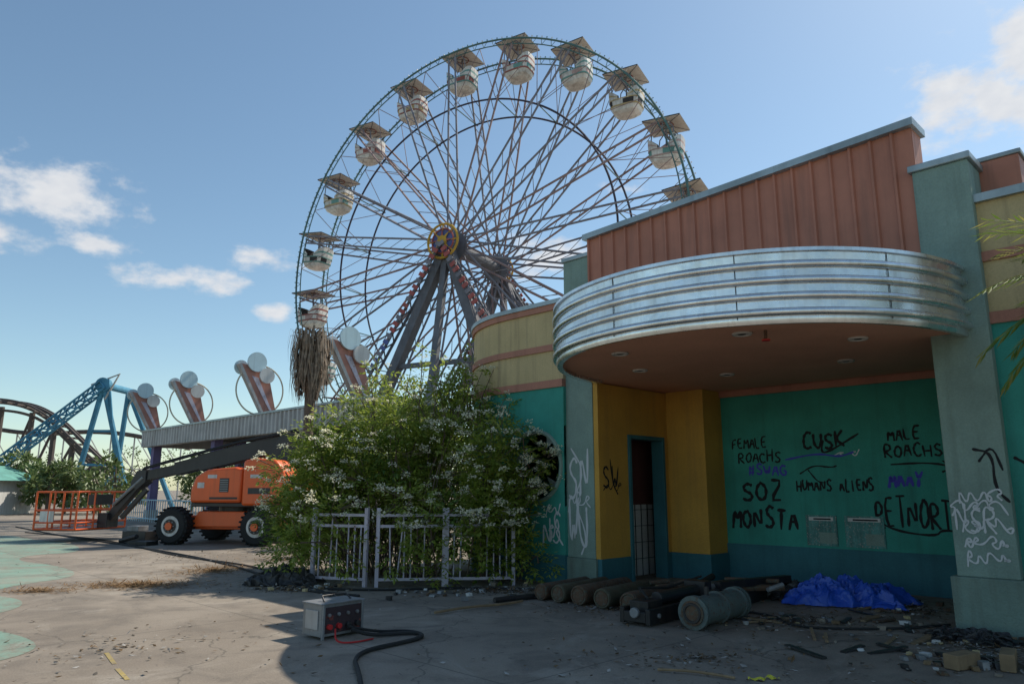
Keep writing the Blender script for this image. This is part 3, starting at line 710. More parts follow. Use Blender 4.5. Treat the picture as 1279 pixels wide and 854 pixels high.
mb.build('boom_and_jib',BL,bevel=.015)
mb=MB()
bx0,bx1,by0,by1,bz0,bz1=-6.3,-4.8,.1,2.2,.38,1.5
mb.box((bx0,by0,bz0-.05),(bx1,by1,bz0),'bootblack',T)
for z in (bz0,bz0+.2,(bz0+bz1)/2,bz1):
    mb.path([T(bx0,by0,z),T(bx1,by0,z),T(bx1,by1,z),T(bx0,by1,z),T(bx0,by0,z)],.03,'lift_orange',6)
for x in (bx0,(bx0*2+bx1)/3,(bx0+2*bx1)/3,bx1):
    for y in (by0,by1): mb.path([T(x,y,bz0),T(x,y,bz1)],.03,'lift_orange',6)
for y in (.8,1.5):
    for x in (bx0,bx1): mb.path([T(x,y,bz0),T(x,y,bz1)],.03,'lift_orange',6)
mb.box((bx1-.25,.8,1.1),(bx1+.05,1.5,1.42),'bootblack',T); mb.box((bx0+.2,by0-.02,.6),(bx0+.7,by0+.0,.95),'gcream',T)
mb.build('work_platform',BL)
# ------------------------------------------------------------------ foliage helpers
def leafquad(mb,p,d,n,l,w,k):
    d=d.normalized(); s=d.cross(n)
    if s.length<1e-4: s=d.orthogonal()
    s.normalize(); nn_=s.cross(d)
    a=p;b=p+d*l*.5+s*w*.5-nn_*w*.12;c=p+d*l;e=p+d*l*.5-s*w*.5-nn_*w*.12
    mb.add([a,b,c,e],[(0,1,2),(0,2,3)],k)
def rv():
    while True:
        v=Vector((U(-1,1),U(-1,1),U(-1,1)))
        if .05<v.length<1: return v.normalized()
def compound(mb,p,d,size,k):
    d=d.normalized();n=(Vector((0,0,1))+rv()*.6).normalized();sd=d.cross(n)
    if sd.length<.1: sd=d.orthogonal()
    sd.normalize()
    for j in range(2):
        b=p+d*size*(.25+.38*j)+Vector((0,0,-.03*j))
        for sg in (-1,1): leafquad(mb,b,(d*.55+sd*sg+Vector((0,0,-.25))),n,size*U(.45,.62),size*U(.20,.29),k)
    leafquad(mb,p+d*size*.8,d+Vector((0,0,-.35)),n,size*.6,size*.26,k)
def umbel(mb,p,r,k):
    # flat-topped flower head tipped toward its own outward side, many tiny florets
    for _ in range(26):
        a=U(0,6.28);q=math.sqrt(R())*r
        o=Vector((math.cos(a)*q,math.sin(a)*q*.8,(r*r-q*q)*1.5+U(-.012,.012)-q*.45*(R()<.6)))
        leafquad(mb,p+o,rv()+Vector((0,-.2,.1)),Vector((0,0,1)),r*.40,r*.38,k)
BU=empty('flowering_elder_bush',(-2.2,14.9,0))
lv=MB();ld=MB();fl=MB();stm=MB()
clumps=[]
TOPP=[(-5.1,.4),(-4.7,1.0),(-4.35,1.85),(-3.95,2.55),(-3.4,3.0),(-2.7,3.3),(-1.9,3.45),(-1.1,3.4),(-.6,3.2),(-.2,2.75),(.05,1.9),(.2,.95),(.7,.8)]
def bushtop(x):
    for (a,b),(c,d) in zip(TOPP,TOPP[1:]):
        if a<=x<=c: return b+(d-b)*(x-a)/(c-a)
    return .6
for i in range(175):
    x=U(-4.5,.12);y=U(13.6,16.0)
    if x>-.6: y=U(12.9,13.6)
    h=bushtop(x)*U(.84,1.08)*(1-.12*abs(y-14.6)/1.6)
    z=h*(U(.08,1)**.68)
    clumps.append((Vector((x,y,z)),U(.24,.5),z/h))
for x,y,z,r in ((.45,13.05,.35,.3),(.3,13.0,.7,.25),(-.2,12.9,.5,.35),(-.7,12.65,.8,.38),(-.5,12.7,1.3,.3),(-1.5,12.6,.9,.35),(-1.7,12.65,1.4,.38),(-1.9,12.6,.5,.3),(-3.1,12.8,1.2,.38),(-3.6,12.9,.7,.4),(-3.9,13.2,.4,.35),(-4.2,14.0,.5,.4),(-2.7,12.6,.5,.3),(-1.2,12.6,.3,.3),(-1.0,12.7,1.25,.25),(.35,13.3,1.9,.2),(.6,13.25,2.1,.16),(-.1,12.9,1.0,.25),(.15,13.1,1.5,.22),(.2,13.3,2.5,.18)):
    clumps.append((Vector((x,y,z)),r,.7))
for c,r,q in clumps:
    base=Vector((-2.2+(c.x+2.2)*.5+U(-.3,.3),14.6+(c.y-14.9)*.5+U(-.3,.3),0)) if c.x<-.6 else Vector((c.x*.6-.2,13.6,0))
    mid=(base+c)/2+Vector((U(-.25,.25),U(-.25,.25),.35))
    stm.path(chaikin([tuple(base),tuple(mid),tuple(c)],2),.012,'bark',5,False)
    nleaf=int(92*(r/.4)**2)
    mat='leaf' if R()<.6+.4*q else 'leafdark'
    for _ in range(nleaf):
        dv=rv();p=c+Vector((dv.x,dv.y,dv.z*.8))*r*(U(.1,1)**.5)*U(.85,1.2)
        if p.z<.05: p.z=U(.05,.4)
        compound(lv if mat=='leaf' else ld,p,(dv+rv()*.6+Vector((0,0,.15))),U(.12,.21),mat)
cnt=0
for _ in range(9000):
    c,r,q=random.choice(clumps)
    if cnt>300: break
    dv=rv();dv.z=dv.z*.7+.3;dv.y=-abs(dv.y)-.1;dv.normalize();p=c+dv*(r*1.2+.12)
    if p.z<1.0 or any((p-c2).length<r2*1.05+.08 for c2,r2,_q in clumps): continue
    umbel(fl,p,U(.06,.12),'flower');cnt+=1
    stm.path([c+dv*r*.5,p],.006,'bark',4,False)
for _ in range(52):
    x=U(-3.2,.0);y=U(13.8,15.4);h=bushtop(x)+U(.1,1.1)*(1 if -2.8<x<-.6 else .5)
    b=Vector((x,y,bushtop(x)-.5));t=Vector((x+U(-.4,.4),y+U(-.3,.3),h))
    stm.path([b,(b+t)/2+rv()*.06,t],[.012,.009,.005],'bark',4,False)
    for j in range(15):
        f=j/15;p=b.lerp(t,.3+.7*f); d=rv();d.z=abs(d.z)*.6;compound(lv,p,d,U(.12,.24),'leaf')
    if R()<.4: umbel(fl,t+Vector((0,-.1,.05)),.08,'flower')
for b,t in (((-.1,13.3,1.4),(.75,13.15,2.15)),((0,13.3,1.1),(.85,13.2,1.75)),((-.2,13.4,2.2),(.3,13.3,2.75)),((-.1,13.3,1.7),(.5,13.2,2.35)),((0,13.2,1.2),(.6,13.1,1.95))):
    b=Vector(b);t=Vector(t);stm.path([b,(b+t)/2+Vector((0,0,.12)),t],[.012,.008,.004],'bark',4,False)
    for j in range(15):
        p=b.lerp(t,.2+.8*j/15)+Vector((0,0,.1*math.sin(j/15*3.1)));d=rv();d.z*=.5;compound(lv,p,d,U(.12,.2),'leaf')
    umbel(fl,t+Vector((0,-.1,.05)),.08,'flower');umbel(fl,b.lerp(t,.6)+Vector((0,-.2,.1)),.07,'flower')
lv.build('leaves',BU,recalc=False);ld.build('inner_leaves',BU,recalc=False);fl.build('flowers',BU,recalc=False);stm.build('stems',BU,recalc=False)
def mass(name,spots,k,leaf,dens):
    mb=MB()
    for (x,y,h,w) in spots:
        mb.path([(x,y,0),(x+U(-.3,.3),y,h*.5),(x+U(-.4,.4),y,h*.8)],[w*.06,w*.04,.02],'bark',6)
        for _ in range(int(7*dens)):
            a=U(0,6.28);rr_=U(0,1)**.5*w*.75;cz=U(.25,.92)*h;c=Vector((x+math.cos(a)*rr_,y+math.sin(a)*rr_,cz));r=U(.2,.42)*w*(1.1-.5*cz/h)
            mb.path([(x,y,h*.35),tuple(c)],[w*.02,.015],'bark',4,False)
            for _ in range(int(70)):
                dv=rv();p=c+dv*r*(U(.2,1)**.5);leafquad(mb,p,dv+rv()*.8,rv(),leaf*U(.7,1.4),leaf*U(.4,.7),k)
    return mb.build(name,recalc=False)
sp_=[]
for i in range(17): sp_.append((-41+i*1.75+U(-.6,.6),U(47,54),U(3.0,4.4),U(1.8,2.6)))
for i in range(12): sp_.append((-14+i*2.6+U(-.6,.6),U(44,50)+ (10 if i>3 else 0),U(4.2,6.2),U(2,3)))
for i in range(26): sp_.append((-95+i*7.5,U(95,110),U(5,8),U(4,6)))
mass('distant_trees',sp_,'leaffar',.34,1.3)
mass('shrub',[(-6.2,27.5,3.8,1.6)],'leaffar',.16,4)
mass('shrub',[(-3.6,22.5,4.8,1.6)],'leaffar',.14,4)
mass('shrub',[(-2.0,19.5,4.7,1.3)],'leaf',.13,3)
PL=empty('dead_palm_tree',(-6.75,24.3,0));mb=MB();c=Vector((-6.75,24.3,0))
mb.path([c,c+Vector((.05,0,2.2)),c+Vector((0,0,5.9))],[.22,.17,.16],'bark',12);mb.build('trunk',PL,smooth=True)
mb=MB()
for _ in range(620):
    a=U(0,6.28);z0=U(5.3,6.8);r0=.12
    dx,dy=math.cos(a),math.sin(a);out=U(.15,.5)*(1-.5*(6.6-z0)/1.6+.2);ln=U(.7,1.3)
    p0=c+Vector((dx*r0,dy*r0,z0));p1=p0+Vector((dx*out,dy*out,U(-.05,.18)));p2=p1+Vector((dx*.06+U(-.06,.06),dy*.06,-ln*.5));p3=p2+Vector((U(-.1,.1)-dx*.08,U(-.1,.1)-dy*.08,-ln*.5))
    sdv=Vector((-dy,dx,0))*U(.012,.035);pp=[p0,p1,p2,p3]
    mb.add([q+sdv*w_ for q,w_ in zip(pp,(.6,1,1,.3))]+[q-sdv*w_ for q,w_ in zip(pp,(.6,1,1,.3))],[(i,i+1,i+5,i+4) for i in range(3)],'thatch')
mb.build('frond_skirt',PL,recalc=False)
PL=empty('palm_tree',(5.85,6.5,0));mb=MB();c=Vector((5.85,6.5,0))
mb.path([c,c+Vector((0,0,2)),c+Vector((-.05,0,3.45))],[.17,.14,.13],'bark',12);mb.build('trunk',PL,smooth=True)
mb=MB();top=c+Vector((-.05,0,3.45))
for k in range(48):
    a=2*math.pi*k/48+U(-.1,.1);el=U(-.7,1.25);ln=U(1.15,1.5)
    d=Vector((math.cos(a)*math.cos(el),math.sin(a)*math.cos(el),math.sin(el)))
    pts=[];p=top.copy();v=d.copy()
    for j in range(13):
        pts.append(p.copy());p=p+v*ln/12;v=(v+Vector((0,0,-.085))).normalized()
    mb.path(pts,[.014*(1-j/14) for j in range(13)],'palm',4,False)
    for j in range(2,13):
        t=(pts[j]-pts[j-1]).normalized();sd=t.cross(Vector((0,0,1)));sd=sd.normalized() if sd.length>.05 else t.orthogonal()
        for h in (0,.5):
            b=pts[j].lerp(pts[j-1],h)
            for sg in (-1,1):
                leafquad(mb,b,sd*sg+t*.9+Vector((0,0,-.25+U(-.2,.2))),Vector((0,0,1)),U(.3,.45)*(1.1-j/22),.026,'palm')
mb.build('fronds',PL,recalc=False)
# ------------------------------------------------------------------ fence
FN=MB()
def fence(a,b):
    a=Vector((*a,0));b=Vector((*b,0));d=b-a;l=d.length;t=d.normalized()
    for p in (a,b): FN.beam(p,p+up*1.28,.06,.06,'lav',t)
    for z in (.12,.98,1.16): FN.beam(a+up*z,b+up*z,.03,.045,'lav')
    n=int(l/.11)
    for i in range(1,n):
        f=i/n;p=a.lerp(b,f); 
        if R()<.06: continue
        lean=U(-.015,.015) if R()<.65 else U(-.25,.25)
        FN.path([p+up*.12,p+t*lean+up*(.98 if i%3 else 1.16)],.014,'lav' if R()<.8 else 'rust',5)
fence((-3.42,13.1),(-2.45,12.75));fence((-2.25,12.72),(-1.15,12.85));fence((-1.1,12.86),(.02,13.0))
FN.build('picket_fence')
# ------------------------------------------------------------------ ground clutter
mb=MB()
a=Vector((-2.06,8.36,0));ex=Vector((.65,.76,0)).normalized();ey=Vector((-.76,.65,0))
G=lambda x,y,z:a+ex*x+ey*y+up*z
mb.box((0,0,.03),(.56,.34,.36),'steel',G);mb.box((.03,-.012,.06),(.53,-.001,.33),'genblack',G)
for i in range(4): mb.disc(G(.09+i*.125,-.03,.13),ey,.03,.05,'red' if i in(0,1) else 'bootblack',12);mb.disc(G(.09+i*.125,-.02,.25),ey,.02,.03,'steel',10)
for x in (.02,.54): mb.beam(G(x,-.01,0),G(x,-.01,.37),.03,.03,'steel',ex)
mb.box((-.015,-.02,.36),(.575,.36,.375),'steel',G); mb.box((-.012,.05,.1),(-.001,.28,.3),'corr',G)
mb.path([G(.1,.1,.375),G(.12,.17,.43),G(.44,.17,.43),G(.46,.1,.375)],.012,'bootblack',6)
mb.build('portable_generator',bevel=.006)
def hose(name,pts,r,k='rubber'):
    mb=MB();mb.path(chaikin([tuple(p) for p in pts],3),r,k,7);mb.build(name,smooth=True)
hose('black_hose',[(-1.75,8.45,.1),(-1.55,8.5,.03),(-1.35,8.6,.025),(-1.05,8.7,.025),(-.95,8.45,.025),(-1.15,8.15,.025),(-1.45,7.8,.025),(-1.5,7.4,.025),(-1.35,6.9,.025),(-1.2,6.3,.025)],.022)
hose('black_hose',[(-1.8,8.5,.12),(-1.5,8.75,.02),(-1.2,8.85,.02),(-.98,8.65,.02),(-1.05,8.3,.02),(-1.35,7.9,.02)],.016)
hose('red_cable',[(-1.9,8.35,.12),(-1.85,8.15,.02),(-1.65,8.2,.015),(-1.5,8.4,.015)],.01,'red')
hose('power_cable',[(-21,32,.02),(-15.5,26,.02),(-11.4,22.1,.02),(-8.2,18.8,.02),(-6.1,16.4,.02),(-4.4,13.9,.02),(-3.1,12.3,.02),(-2.4,11.0,.02),(-1.9,9.6,.02)],.022)
hose('power_cable',[(-18,28,.02),(-13.5,24.6,.02),(-10.6,21.4,.02),(-8.0,18.2,.02),(-5.6,16.2,.02),(-4.2,14.2,.02),(-3.4,12.2,.02),(-2.3,11.6,.02)],.018)
hose('power_cable',[(-3.2,12.4,.02),(-2.0,12.2,.02),(-1.2,12.5,.02),(.3,12.4,.02),(1.0,12.0,.02)],.018)
hose('power_cable',[(1.0,11.8,.02),(1.9,11.4,.02),(2.2,10.6,.02),(3.4,10.0,.02),(3.2,9.0,.02),(4.4,8.9,.02),(5.2,9.2,.02)],.014)
dr=Vector((.62,.78,0)).normalized()
def cyl(name,p,l,r,k,cap=None,dirv=dr,tilt=0):
    mb=MB();p=Vector((p[0],p[1],r+.005));q=p+dirv*l+up*tilt
    mb.path([p,p+dirv*.02,p+dirv*.02,q-dirv*.1,q-dirv*.04,q],[r*.9,r,r,r,r*.8,r*.35],k,24)
    mb.ring(p,dirv,r*.86,r*.12,k,24,6);mb.disc(p-dirv*.004,dirv,r*.72,.01,cap or 'rust',20)
    mb.build(name,smooth=True)
for i,(x,y,r,l) in enumerate(((.42,11.25,.115,1.3),(.66,11.0,.125,1.35),(.93,10.75,.135,1.4),(1.22,10.45,.135,1.4),(1.52,10.05,.135,1.35),(1.78,9.85,.12,1.2))):
    cyl('gas_cylinder',(x,y),l,r,'olive' if i%2 else 'rust')
hose('steel_pipe',[(-.25,11.0,.04),(.1,11.25,.04),(.6,11.6,.04)],.04,'bootblack')
mb=MB()
p=Vector((2.1,8.95,.19));d2=Vector((.66,.75,0)).normalized();q=p+d2*1.15
mb.path([p,q],.165,'cylgrey',28)
for f in (0,.04,.5,.93,1): mb.disc(p.lerp(q,f),d2,.19,.03,'cylgrey',28)
mb.disc(p-d2*.02,d2,.14,.03,'rust',24);mb.ring(p-d2*.03,d2,.1,.02,'bootblack',24,6);mb.path([p.lerp(q,.3)+up*.15,p.lerp(q,.3)+up*.26],.03,'bootblack',8)
mb.box((-.2,-.22,-.19),(.2,-.12,-.1),'bootblack',lambda x,y,z:p+d2*(x+.3)+Vector((d2.y,-d2.x,0))*y+up*z)
mb.build('flanged_tank',smooth=True)
mb=MB()
p=Vector((1.62,9.1,0));sd=Vector((-d2.y,d2.x,0))
Q=lambda x,y,z:p+d2*x+sd*y+up*z
mb.box((0,0,.02),(2.9,.06,.2),'black',Q);mb.box((0,.36,.02),(2.9,.42,.2),'black',Q)
for x in (0,.6,1.2,1.8,2.5): mb.box((x,.06,.04),(x+.06,.36,.16),'black',Q)
mb.box((.1,.08,.12),(.45,.34,.27),'black',Q);mb.path([Q(.5,.2,.26),Q(1.6,.2,.26)],.08,'bootblack',16);mb.path([Q(1.6,.2,.26),Q(2.9,.2,.25)],.04,'steel',12)
mb.box((1.5,.05,.2),(1.7,.36,.38),'black',Q);mb.disc(Q(-.01,.2,.15),d2,.06,.05,'steel',14)
for x in (.2,.9,2.1,2.6): mb.disc(Q(x,-.01,.11),sd,.03,.03,'steel',8)
mb.path([Q(.3,.2,.28),Q(.6,.5,.35),Q(1.2,.45,.3),Q(1.9,.3,.4)],.018,'rubber',6)
mb.build('hydraulic_machinery_frame',bevel=.008)
mb=MB()
for (x,y,an,l,w,h,z) in ((3.3,10.9,.9,2.0,.14,.16,.0),(3.6,11.6,.7,1.8,.2,.2,.0),(3.0,11.4,1.1,1.7,.1,.12,.0),(3.5,11.1,.55,1.5,.12,.1,.22),(2.7,10.9,.8,1.2,.25,.18,.0)):
    dv=Vector((math.cos(an),math.sin(an),0));cc=Vector((x,y,z+h/2+.01));mb.beam(cc-dv*l/2,cc+dv*l/2,w,h,'black' if h!=.18 else 'rust')
for _ in range(18):
    c=Vector((U(2.3,3.6),U(10.2,11.8),U(.05,.3)));dv=rv();dv.z*=.2;mb.path([c,c+dv*U(.3,.8)],U(.02,.05),random.choice(('rust','black','steel')),7)
mb.build('scrap_metal_heap')
def crumple(name,cx,cy,rx,ry,h,k,an=0,seed=0,n=64):
    mb=MB();vs=[]
    for i in range(n+1):
        for j in range(n+1):
            u=i/n*2-1;v=j/n*2-1
            nz=noise.noise(Vector((u*1.7+seed,v*1.7,.3)));ed=1+.45*noise.noise(Vector((math.cos(math.atan2(v,u))*1.4,math.sin(math.atan2(v,u))*1.4,seed)))
            def rg(s_,o): return 1-abs(noise.noise(Vector((u*s_,v*s_,seed+o))))*2.2
            z=max(0,1-(max(abs(u),abs(v)))**4)*(.15+.6*abs(nz)+.26*rg(3,1)+.24*rg(6,2)+.14*rg(13,5))*h
            z=max(z,0)+.012+.03*abs(noise.noise(Vector((u*9,v*9,seed+3))))
            X=u*rx*ed+.1*noise.noise(Vector((u*5,v*5,9+seed)));Y=v*ry*ed+.1*noise.noise(Vector((u*5,v*5,19+seed)))
            vs.append((cx+X*math.cos(an)-Y*math.sin(an),cy+X*math.sin(an)+Y*math.cos(an),z))
    fs=[(i*(n+1)+j,(i+1)*(n+1)+j,(i+1)*(n+1)+j+1,i*(n+1)+j+1) for i in range(n) for j in range(n)]
    mb.add(vs,fs,k);return mb.build(name)
crumple('blue_tarp',4.75,11.0,.8,.5,.34,'tarp',-.45,2)
crumple('black_plastic_sheet',4.0,11.6,.7,.35,.25,'bootblack',-.6,5)
crumple('black_plastic_sheet',-3.9,13.1,.6,.3,.3,'bootblack',-.1,8)
crumple('black_plastic_sheet',4.9,8.3,.4,.2,.13,'bootblack',-.8,11)
mb=MB()
mb.beam((3.95,7.05,.07),(4.25,7.2,.07),.14,.13,'wood');mb.build('wood_block',bevel=.008)
mb=MB();mb.beam((4.4,6.95,.08),(4.62,7.25,.08),.12,.15,'wood');mb.beam((4.62,6.9,.05),(4.95,7.3,.05),.12,.1,'wood');mb.build('wood_block',bevel=.008)
mb=MB();n=14
vs=[]
for i in range(n): 
    x=2.0+i*.022;y=6.65+.03*math.sin(i*.9)+i*.006;vs+=[(x,y,.012+.012*math.sin(i*1.7)),(x+.01,y+.045,.02+.012*math.cos(i*1.3))]
mb.add(vs,[(2*i,2*i+1,2*i+3,2*i+2) for i in range(n-1)],'tape');mb.build('caution_tape',recalc=False)
hose('broken_branch',[(-1.0,10.0,.03),(-.6,10.4,.04),(-.1,10.7,.03),(.15,11.0,.03)],.018,'wood')
hose('broken_branch',[(1.3,7.0,.02),(1.6,6.9,.03),(1.9,6.7,.02)],.012,'wood')
def scatter(name,spots,k,l,w):
    mb=MB()
    for (x,y,rx,ry,n) in spots:
        for _ in range(n):
            a=U(0,6.28);r=abs(random.gauss(0,.5));p=Vector((x+math.cos(a)*r*rx,y+math.sin(a)*r*ry,U(.006,.03)))
            d=Vector((U(-1,1),U(-1,1),U(-.12,.2)));leafquad(mb,p,d,Vector((U(-.4,.4),U(-.4,.4),1)),U(*l),U(*w),k)
    mb.build(name,recalc=False)
scatter('straw_debris',[(-6.3,12.9,1.5,.7,1900),(-5.9,15.2,1.0,1.2,1300),(-7.5,12.2,.8,.4,450),(-5.0,17.5,1.5,1.0,500)],'straw',(.06,.2),(.008,.02))
scatter('leaf_litter',[(0,12.2,2.2,.8,1000),(-3.6,12.5,1.0,.6,800),(3.5,9.5,3,1.2,800),(5.3,10.5,.9,1.0,700),(4.9,8.1,.9,.7,700),(1.8,7.5,2.5,1.5,400),(-4,8,4,3,250),(4.6,7.4,.7,.5,450),(2.5,12.5,1.8,.5,600),(-8,18,4,4,250),(1.5,10.5,2,1,500)],'litter',(.02,.09),(.012,.045))
mb=MB()
for _ in range(280):
    sx_,sy_,sr=random.choice(((4.9,8.0,.6),(5.2,10.6,.7),(3.2,11.6,1.0),(4.2,7.3,.6),(2.2,12.2,.9),(3.6,9.4,1.0),(-3.3,12.5,.6),(.6,12.4,.9),(-1.5,12.2,1.0)))
    c=Vector((sx_+random.gauss(0,sr*.6),sy_+random.gauss(0,sr*.45),0));r=U(.015,.06);k=random.choice(('steel','rust','wood','bootblack','cream','white','ground'))
    poly=[c+Vector((math.cos(a+U(-.3,.3))*r*U(.7,1.3),math.sin(a+U(-.3,.3))*r*U(.7,1.3),.004)) for a in (0,1.2,2.5,3.7,5)]
    mb.prism(poly,(U(-.3,.3)*r,U(-.3,.3)*r,r*U(.4,1.1)),k)
for _ in range(34):
    c=Vector((U(2.8,5.4),U(7.6,11.6),.02));
    if (c.x+c.y)*q2>12.6: continue
    a=U(0,3.14);dv=Vector((math.cos(a),math.sin(a),U(-.02,.08)));mb.beam(c-dv*U(.08,.35),c+dv*U(.08,.35),U(.03,.08),.018,random.choice(('wood','rust','bootblack','wood')))
mb.build('rubble')
mb=MB()
mb.box((-2.3,-.6,0),(-1.7,-.1,.12),'black',T);mb.box((-3.2,.2,0),(-2.4,.8,.35),'bootblack',T);mb.box((-3.1,.25,.35),(-2.7,.7,.5),'steel',T);mb.path([T(-2.9,-.2,.1),T(-2.2,-.4,.25)],.07,'black',8)
mb.build('equipment_crates',bevel=.01)
# ------------------------------------------------------------------ distant rides
RD=empty('blue_swing_ride',(-33.5,59.4,0))
mb=MB();ap=Vector((-33.4,59.6,9.9))
def truss(mb,a,b,w,r,k,n,u=Vector((0,1,0))):
    a=Vector(a);b=Vector(b);t=(b-a).normalized();s1=t.cross(u).normalized();s2=t.cross(s1)
    cs_=[(s1*x+s2*y)*w/2 for x,y in ((1,1),(-1,1),(-1,-1),(1,-1))]
    for c_ in cs_: mb.path([a+c_,b+c_],r,k,5)
    for i in range(n):
        for j in range(4):
            p=a.lerp(b,i/n)+cs_[j];q=a.lerp(b,(i+1)/n)+cs_[(j+1)%4];mb.path([p,q],r*.6,k,4,False)
            mb.path([a.lerp(b,i/n)+cs_[j],a.lerp(b,i/n)+cs_[(j+1)%4]],r*.6,k,4,False)
truss(mb,ap,(-43.2,58,.8),.7,.09,'blueride',16)
for f in ((-36.0,61,0),(-31.0,61,0),(-35.2,66,0),(-29.8,66,0)): mb.path([ap+Vector((0,(f[1]-61)*.8,0)),Vector(f)],.22,'blueride',8)
mb.path([ap,ap+Vector((0,5,0))],.3,'blueride',12)
for zc in (3.5,6.2):
    f=1-zc/9.9; mb.beam(ap.lerp(Vector((-36,61,0)),f),ap.lerp(Vector((-31,61,0)),f),.15,.2,'blueride')
mb.path([ap+Vector((.5,0,-.3)),(-32.2,60.5,3),(-34.6,60.8,0)],.12,'blueride',6);mb.path([ap+Vector((-1,0,0)),ap+Vector((1.2,0,.9)),ap+Vector((.2,0,-1.2))],.1,'paletruss',6)
mb.disc(ap,(0,1,0),.6,.5,'blueride',16);mb.build('ride_structure',RD)
RC=empty('roller_coaster',(-58,85,0));mb=MB()
tr=chaikin([(-85,90,7),(-72,88,10),(-63,86,11.6),(-56,84,11.2),(-51,82,9.2),(-47,80,6.5),(-43,79,3.5),(-38,78,1.5)],3)
for o in ((-.6,0,0),(.6,0,0),(0,0,-.9)): mb.path([(x+o[0],y+o[1]*1.2,z+o[2]) for x,y,z in tr],.17,'coaster',6)
for o in (-1.2,1.2): mb.path([(x,y+o,z+.3) for x,y,z in tr],.12,'coaster',6)
for i in range(0,len(tr),2):
    x,y,z=tr[i];mb.beam((x,y-1.3,z),(x,y+1.3,z),.2,.2,'coaster')
    if i%6==0: mb.path([(x,y,0),(x,y,z-.5)],.3,'coaster',8);mb.path([(x-3,y,0),(x,y,z-.6)],.14,'coaster',6)
tr2=chaikin([(-80,95,9),(-68,94,9.4),(-60,93,8.2),(-50,92,8.8),(-40,92,6.5)],3)
mb.path(tr2,.3,'coaster',6)
for x in range(-78,-40,3):
    mb.path([(x,94,0),(x,94,8.4)],.1,'paletruss',4);mb.path([(x,94,8.4),(x+3,94,4)],.07,'paletruss',4);mb.path([(x,94,4),(x+3,94,4)],.07,'paletruss',4);mb.path([(x,94,4),(x+3,94,0)],.07,'paletruss',4)
mb.build('track_and_supports',RC)
mb=MB()
mb.box((-36.5,46,0),(-32,50,2.1),'white');mb.prism([(-37,45.6,2.1),(-31.5,45.6,2.1),(-34.2,45.6,3.1)],(0,5,0),'kiosk_roof')
mb.box((-34.9,45.97,.2),(-33.6,46.0,1.9),'dark');mb.build('ticket_kiosk')
# ------------------------------------------------------------------ light, sky, camera
sd=Vector((.70,.55,1.0)).normalized()
el=math.asin(sd.z);az=math.atan2(sd.x,sd.y)
sun=bpy.data.lights.new('sun','SUN');sun.energy=5.0;sun.angle=math.radians(.55);sun.color=(1,.92,.79)
so=bpy.data.objects.new('sun',sun);so.rotation_euler=sd.to_track_quat('Z','Y').to_euler();so.location=(20,20,40);scene.collection.objects.link(so)
w=bpy.data.worlds.new('World');scene.world=w;w.use_nodes=True;nt=w.node_tree
bg=nt.nodes['Background'];sky=nn(nt,'ShaderNodeTexSky',sky_type='NISHITA');sky.sun_disc=False;sky.sun_elevation=el;sky.sun_rotation=az
sky.dust_density=.45;sky.air_density=1.0;sky.ozone_density=1.3
tc=nn(nt,'ShaderNodeTexCoord');sx=nn(nt,'ShaderNodeSeparateXYZ');nt.links.new(tc.outputs['Generated'],sx.inputs[0])
def mth(op,a,b=None,c=None):
    n=nn(nt,'ShaderNodeMath',operation=op)
    for i,x in enumerate((a,b,c)):
        if x is None: continue
        if isinstance(x,(int,float)): n.inputs[i].default_value=x
        else: nt.links.new(x,n.inputs[i])
    return n.outputs[0]
azn=mth('MULTIPLY',mth('ARCTAN2',sx.outputs[0],sx.outputs[1]),57.2958);eln=mth('MULTIPLY',mth('ARCSINE',sx.outputs[2]),57.2958)
cx=nn(nt,'ShaderNodeCombineXYZ');nt.links.new(azn,cx.inputs[0]);nt.links.new(mth('MULTIPLY',eln,1.6),cx.inputs[1])
def nzt(sc,det=5,ro=.6):
    n=nn(nt,'ShaderNodeTexNoise');n.inputs['Scale'].default_value=sc;n.inputs['Detail'].default_value=det;n.inputs['Roughness'].default_value=ro;nt.links.new(cx.outputs[0],n.inputs['Vector']);return n.outputs[0]
nz=nzt(.30,6,.58);nz2=nzt(.7,2,.5)
tot=None
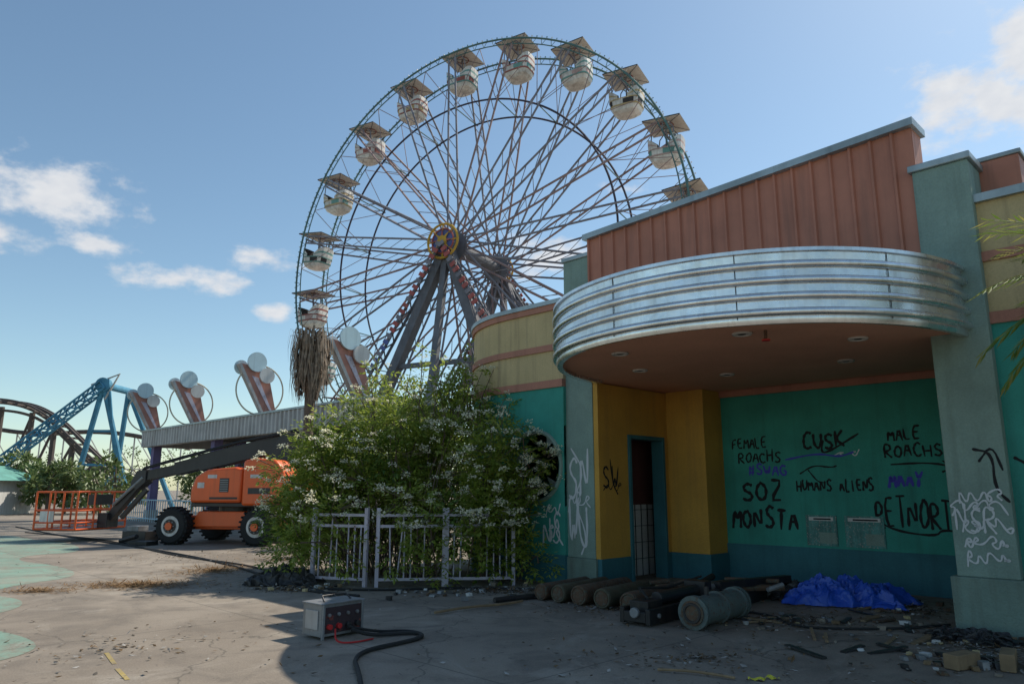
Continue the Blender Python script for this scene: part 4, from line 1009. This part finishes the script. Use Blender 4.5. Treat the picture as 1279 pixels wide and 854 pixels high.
for a0,e0,a,b,st in ((-33.8,19.2,6.0,2.7,1.0),(-36.5,16.0,3.6,1.6,.95),(-30.6,16.4,3.0,1.1,.85),(-25,14.8,6.0,1.2,.85),(-18.9,16.9,3.6,1.5,.85),(-18.4,12.9,2.2,.9,.75),
    (35.0,25.2,6.0,3.4,1.0),(38,26,5.5,5,1),(2.8,18.0,5.5,2.4,.8),(9.2,22.8,3.4,1.2,.5),(50,24,8,5,.9),(-54,18,8,3.5,.9)):
    v1=nn(nt,'ShaderNodeVectorMath',operation='SUBTRACT');nt.links.new(cx.outputs[0],v1.inputs[0]);v1.inputs[1].default_value=(a0,e0*1.6,0)
    v2=nn(nt,'ShaderNodeVectorMath',operation='MULTIPLY');nt.links.new(v1.outputs[0],v2.inputs[0]);v2.inputs[1].default_value=(1/a,1/(b*1.6),0)
    v3=nn(nt,'ShaderNodeVectorMath',operation='LENGTH');nt.links.new(v2.outputs[0],v3.inputs[0])
    v=mth('SUBTRACT',st,v3.outputs['Value'])
    tot=v if tot is None else mth('MAXIMUM',tot,v)
v=mth('MULTIPLY_ADD',mth('SUBTRACT',nz,.5),2.6,tot)
mr=nn(nt,'ShaderNodeMapRange',interpolation_type='SMOOTHSTEP');mr.inputs[1].default_value=.0;mr.inputs[2].default_value=.8;mr.inputs[4].default_value=.95;nt.links.new(v,mr.inputs[0])
cloudcol=mixc(nt,nz2,(4.6,4.85,5.3),(6.2,6.2,6.2))
tint=mixc(nt,1.0,sky.outputs[0],(.96,1.04,.98),'MULTIPLY')
skyc=mixc(nt,mr.outputs[0],tint,cloudcol)
nt.links.new(skyc,bg.inputs[0]);bg.inputs[1].default_value=.14
cam=bpy.data.cameras.new('camera');co=bpy.data.objects.new('camera',cam);scene.collection.objects.link(co)
co.location=(0,0,1.6);co.rotation_euler=(math.radians(90)+math.atan(183/917),0,0);cam.lens=25.81;cam.sensor_width=36;cam.clip_end=2000;cam.clip_start=.05
scene.camera=co
scene.view_settings.view_transform='Standard';scene.view_settings.look='None';scene.view_settings.exposure=0
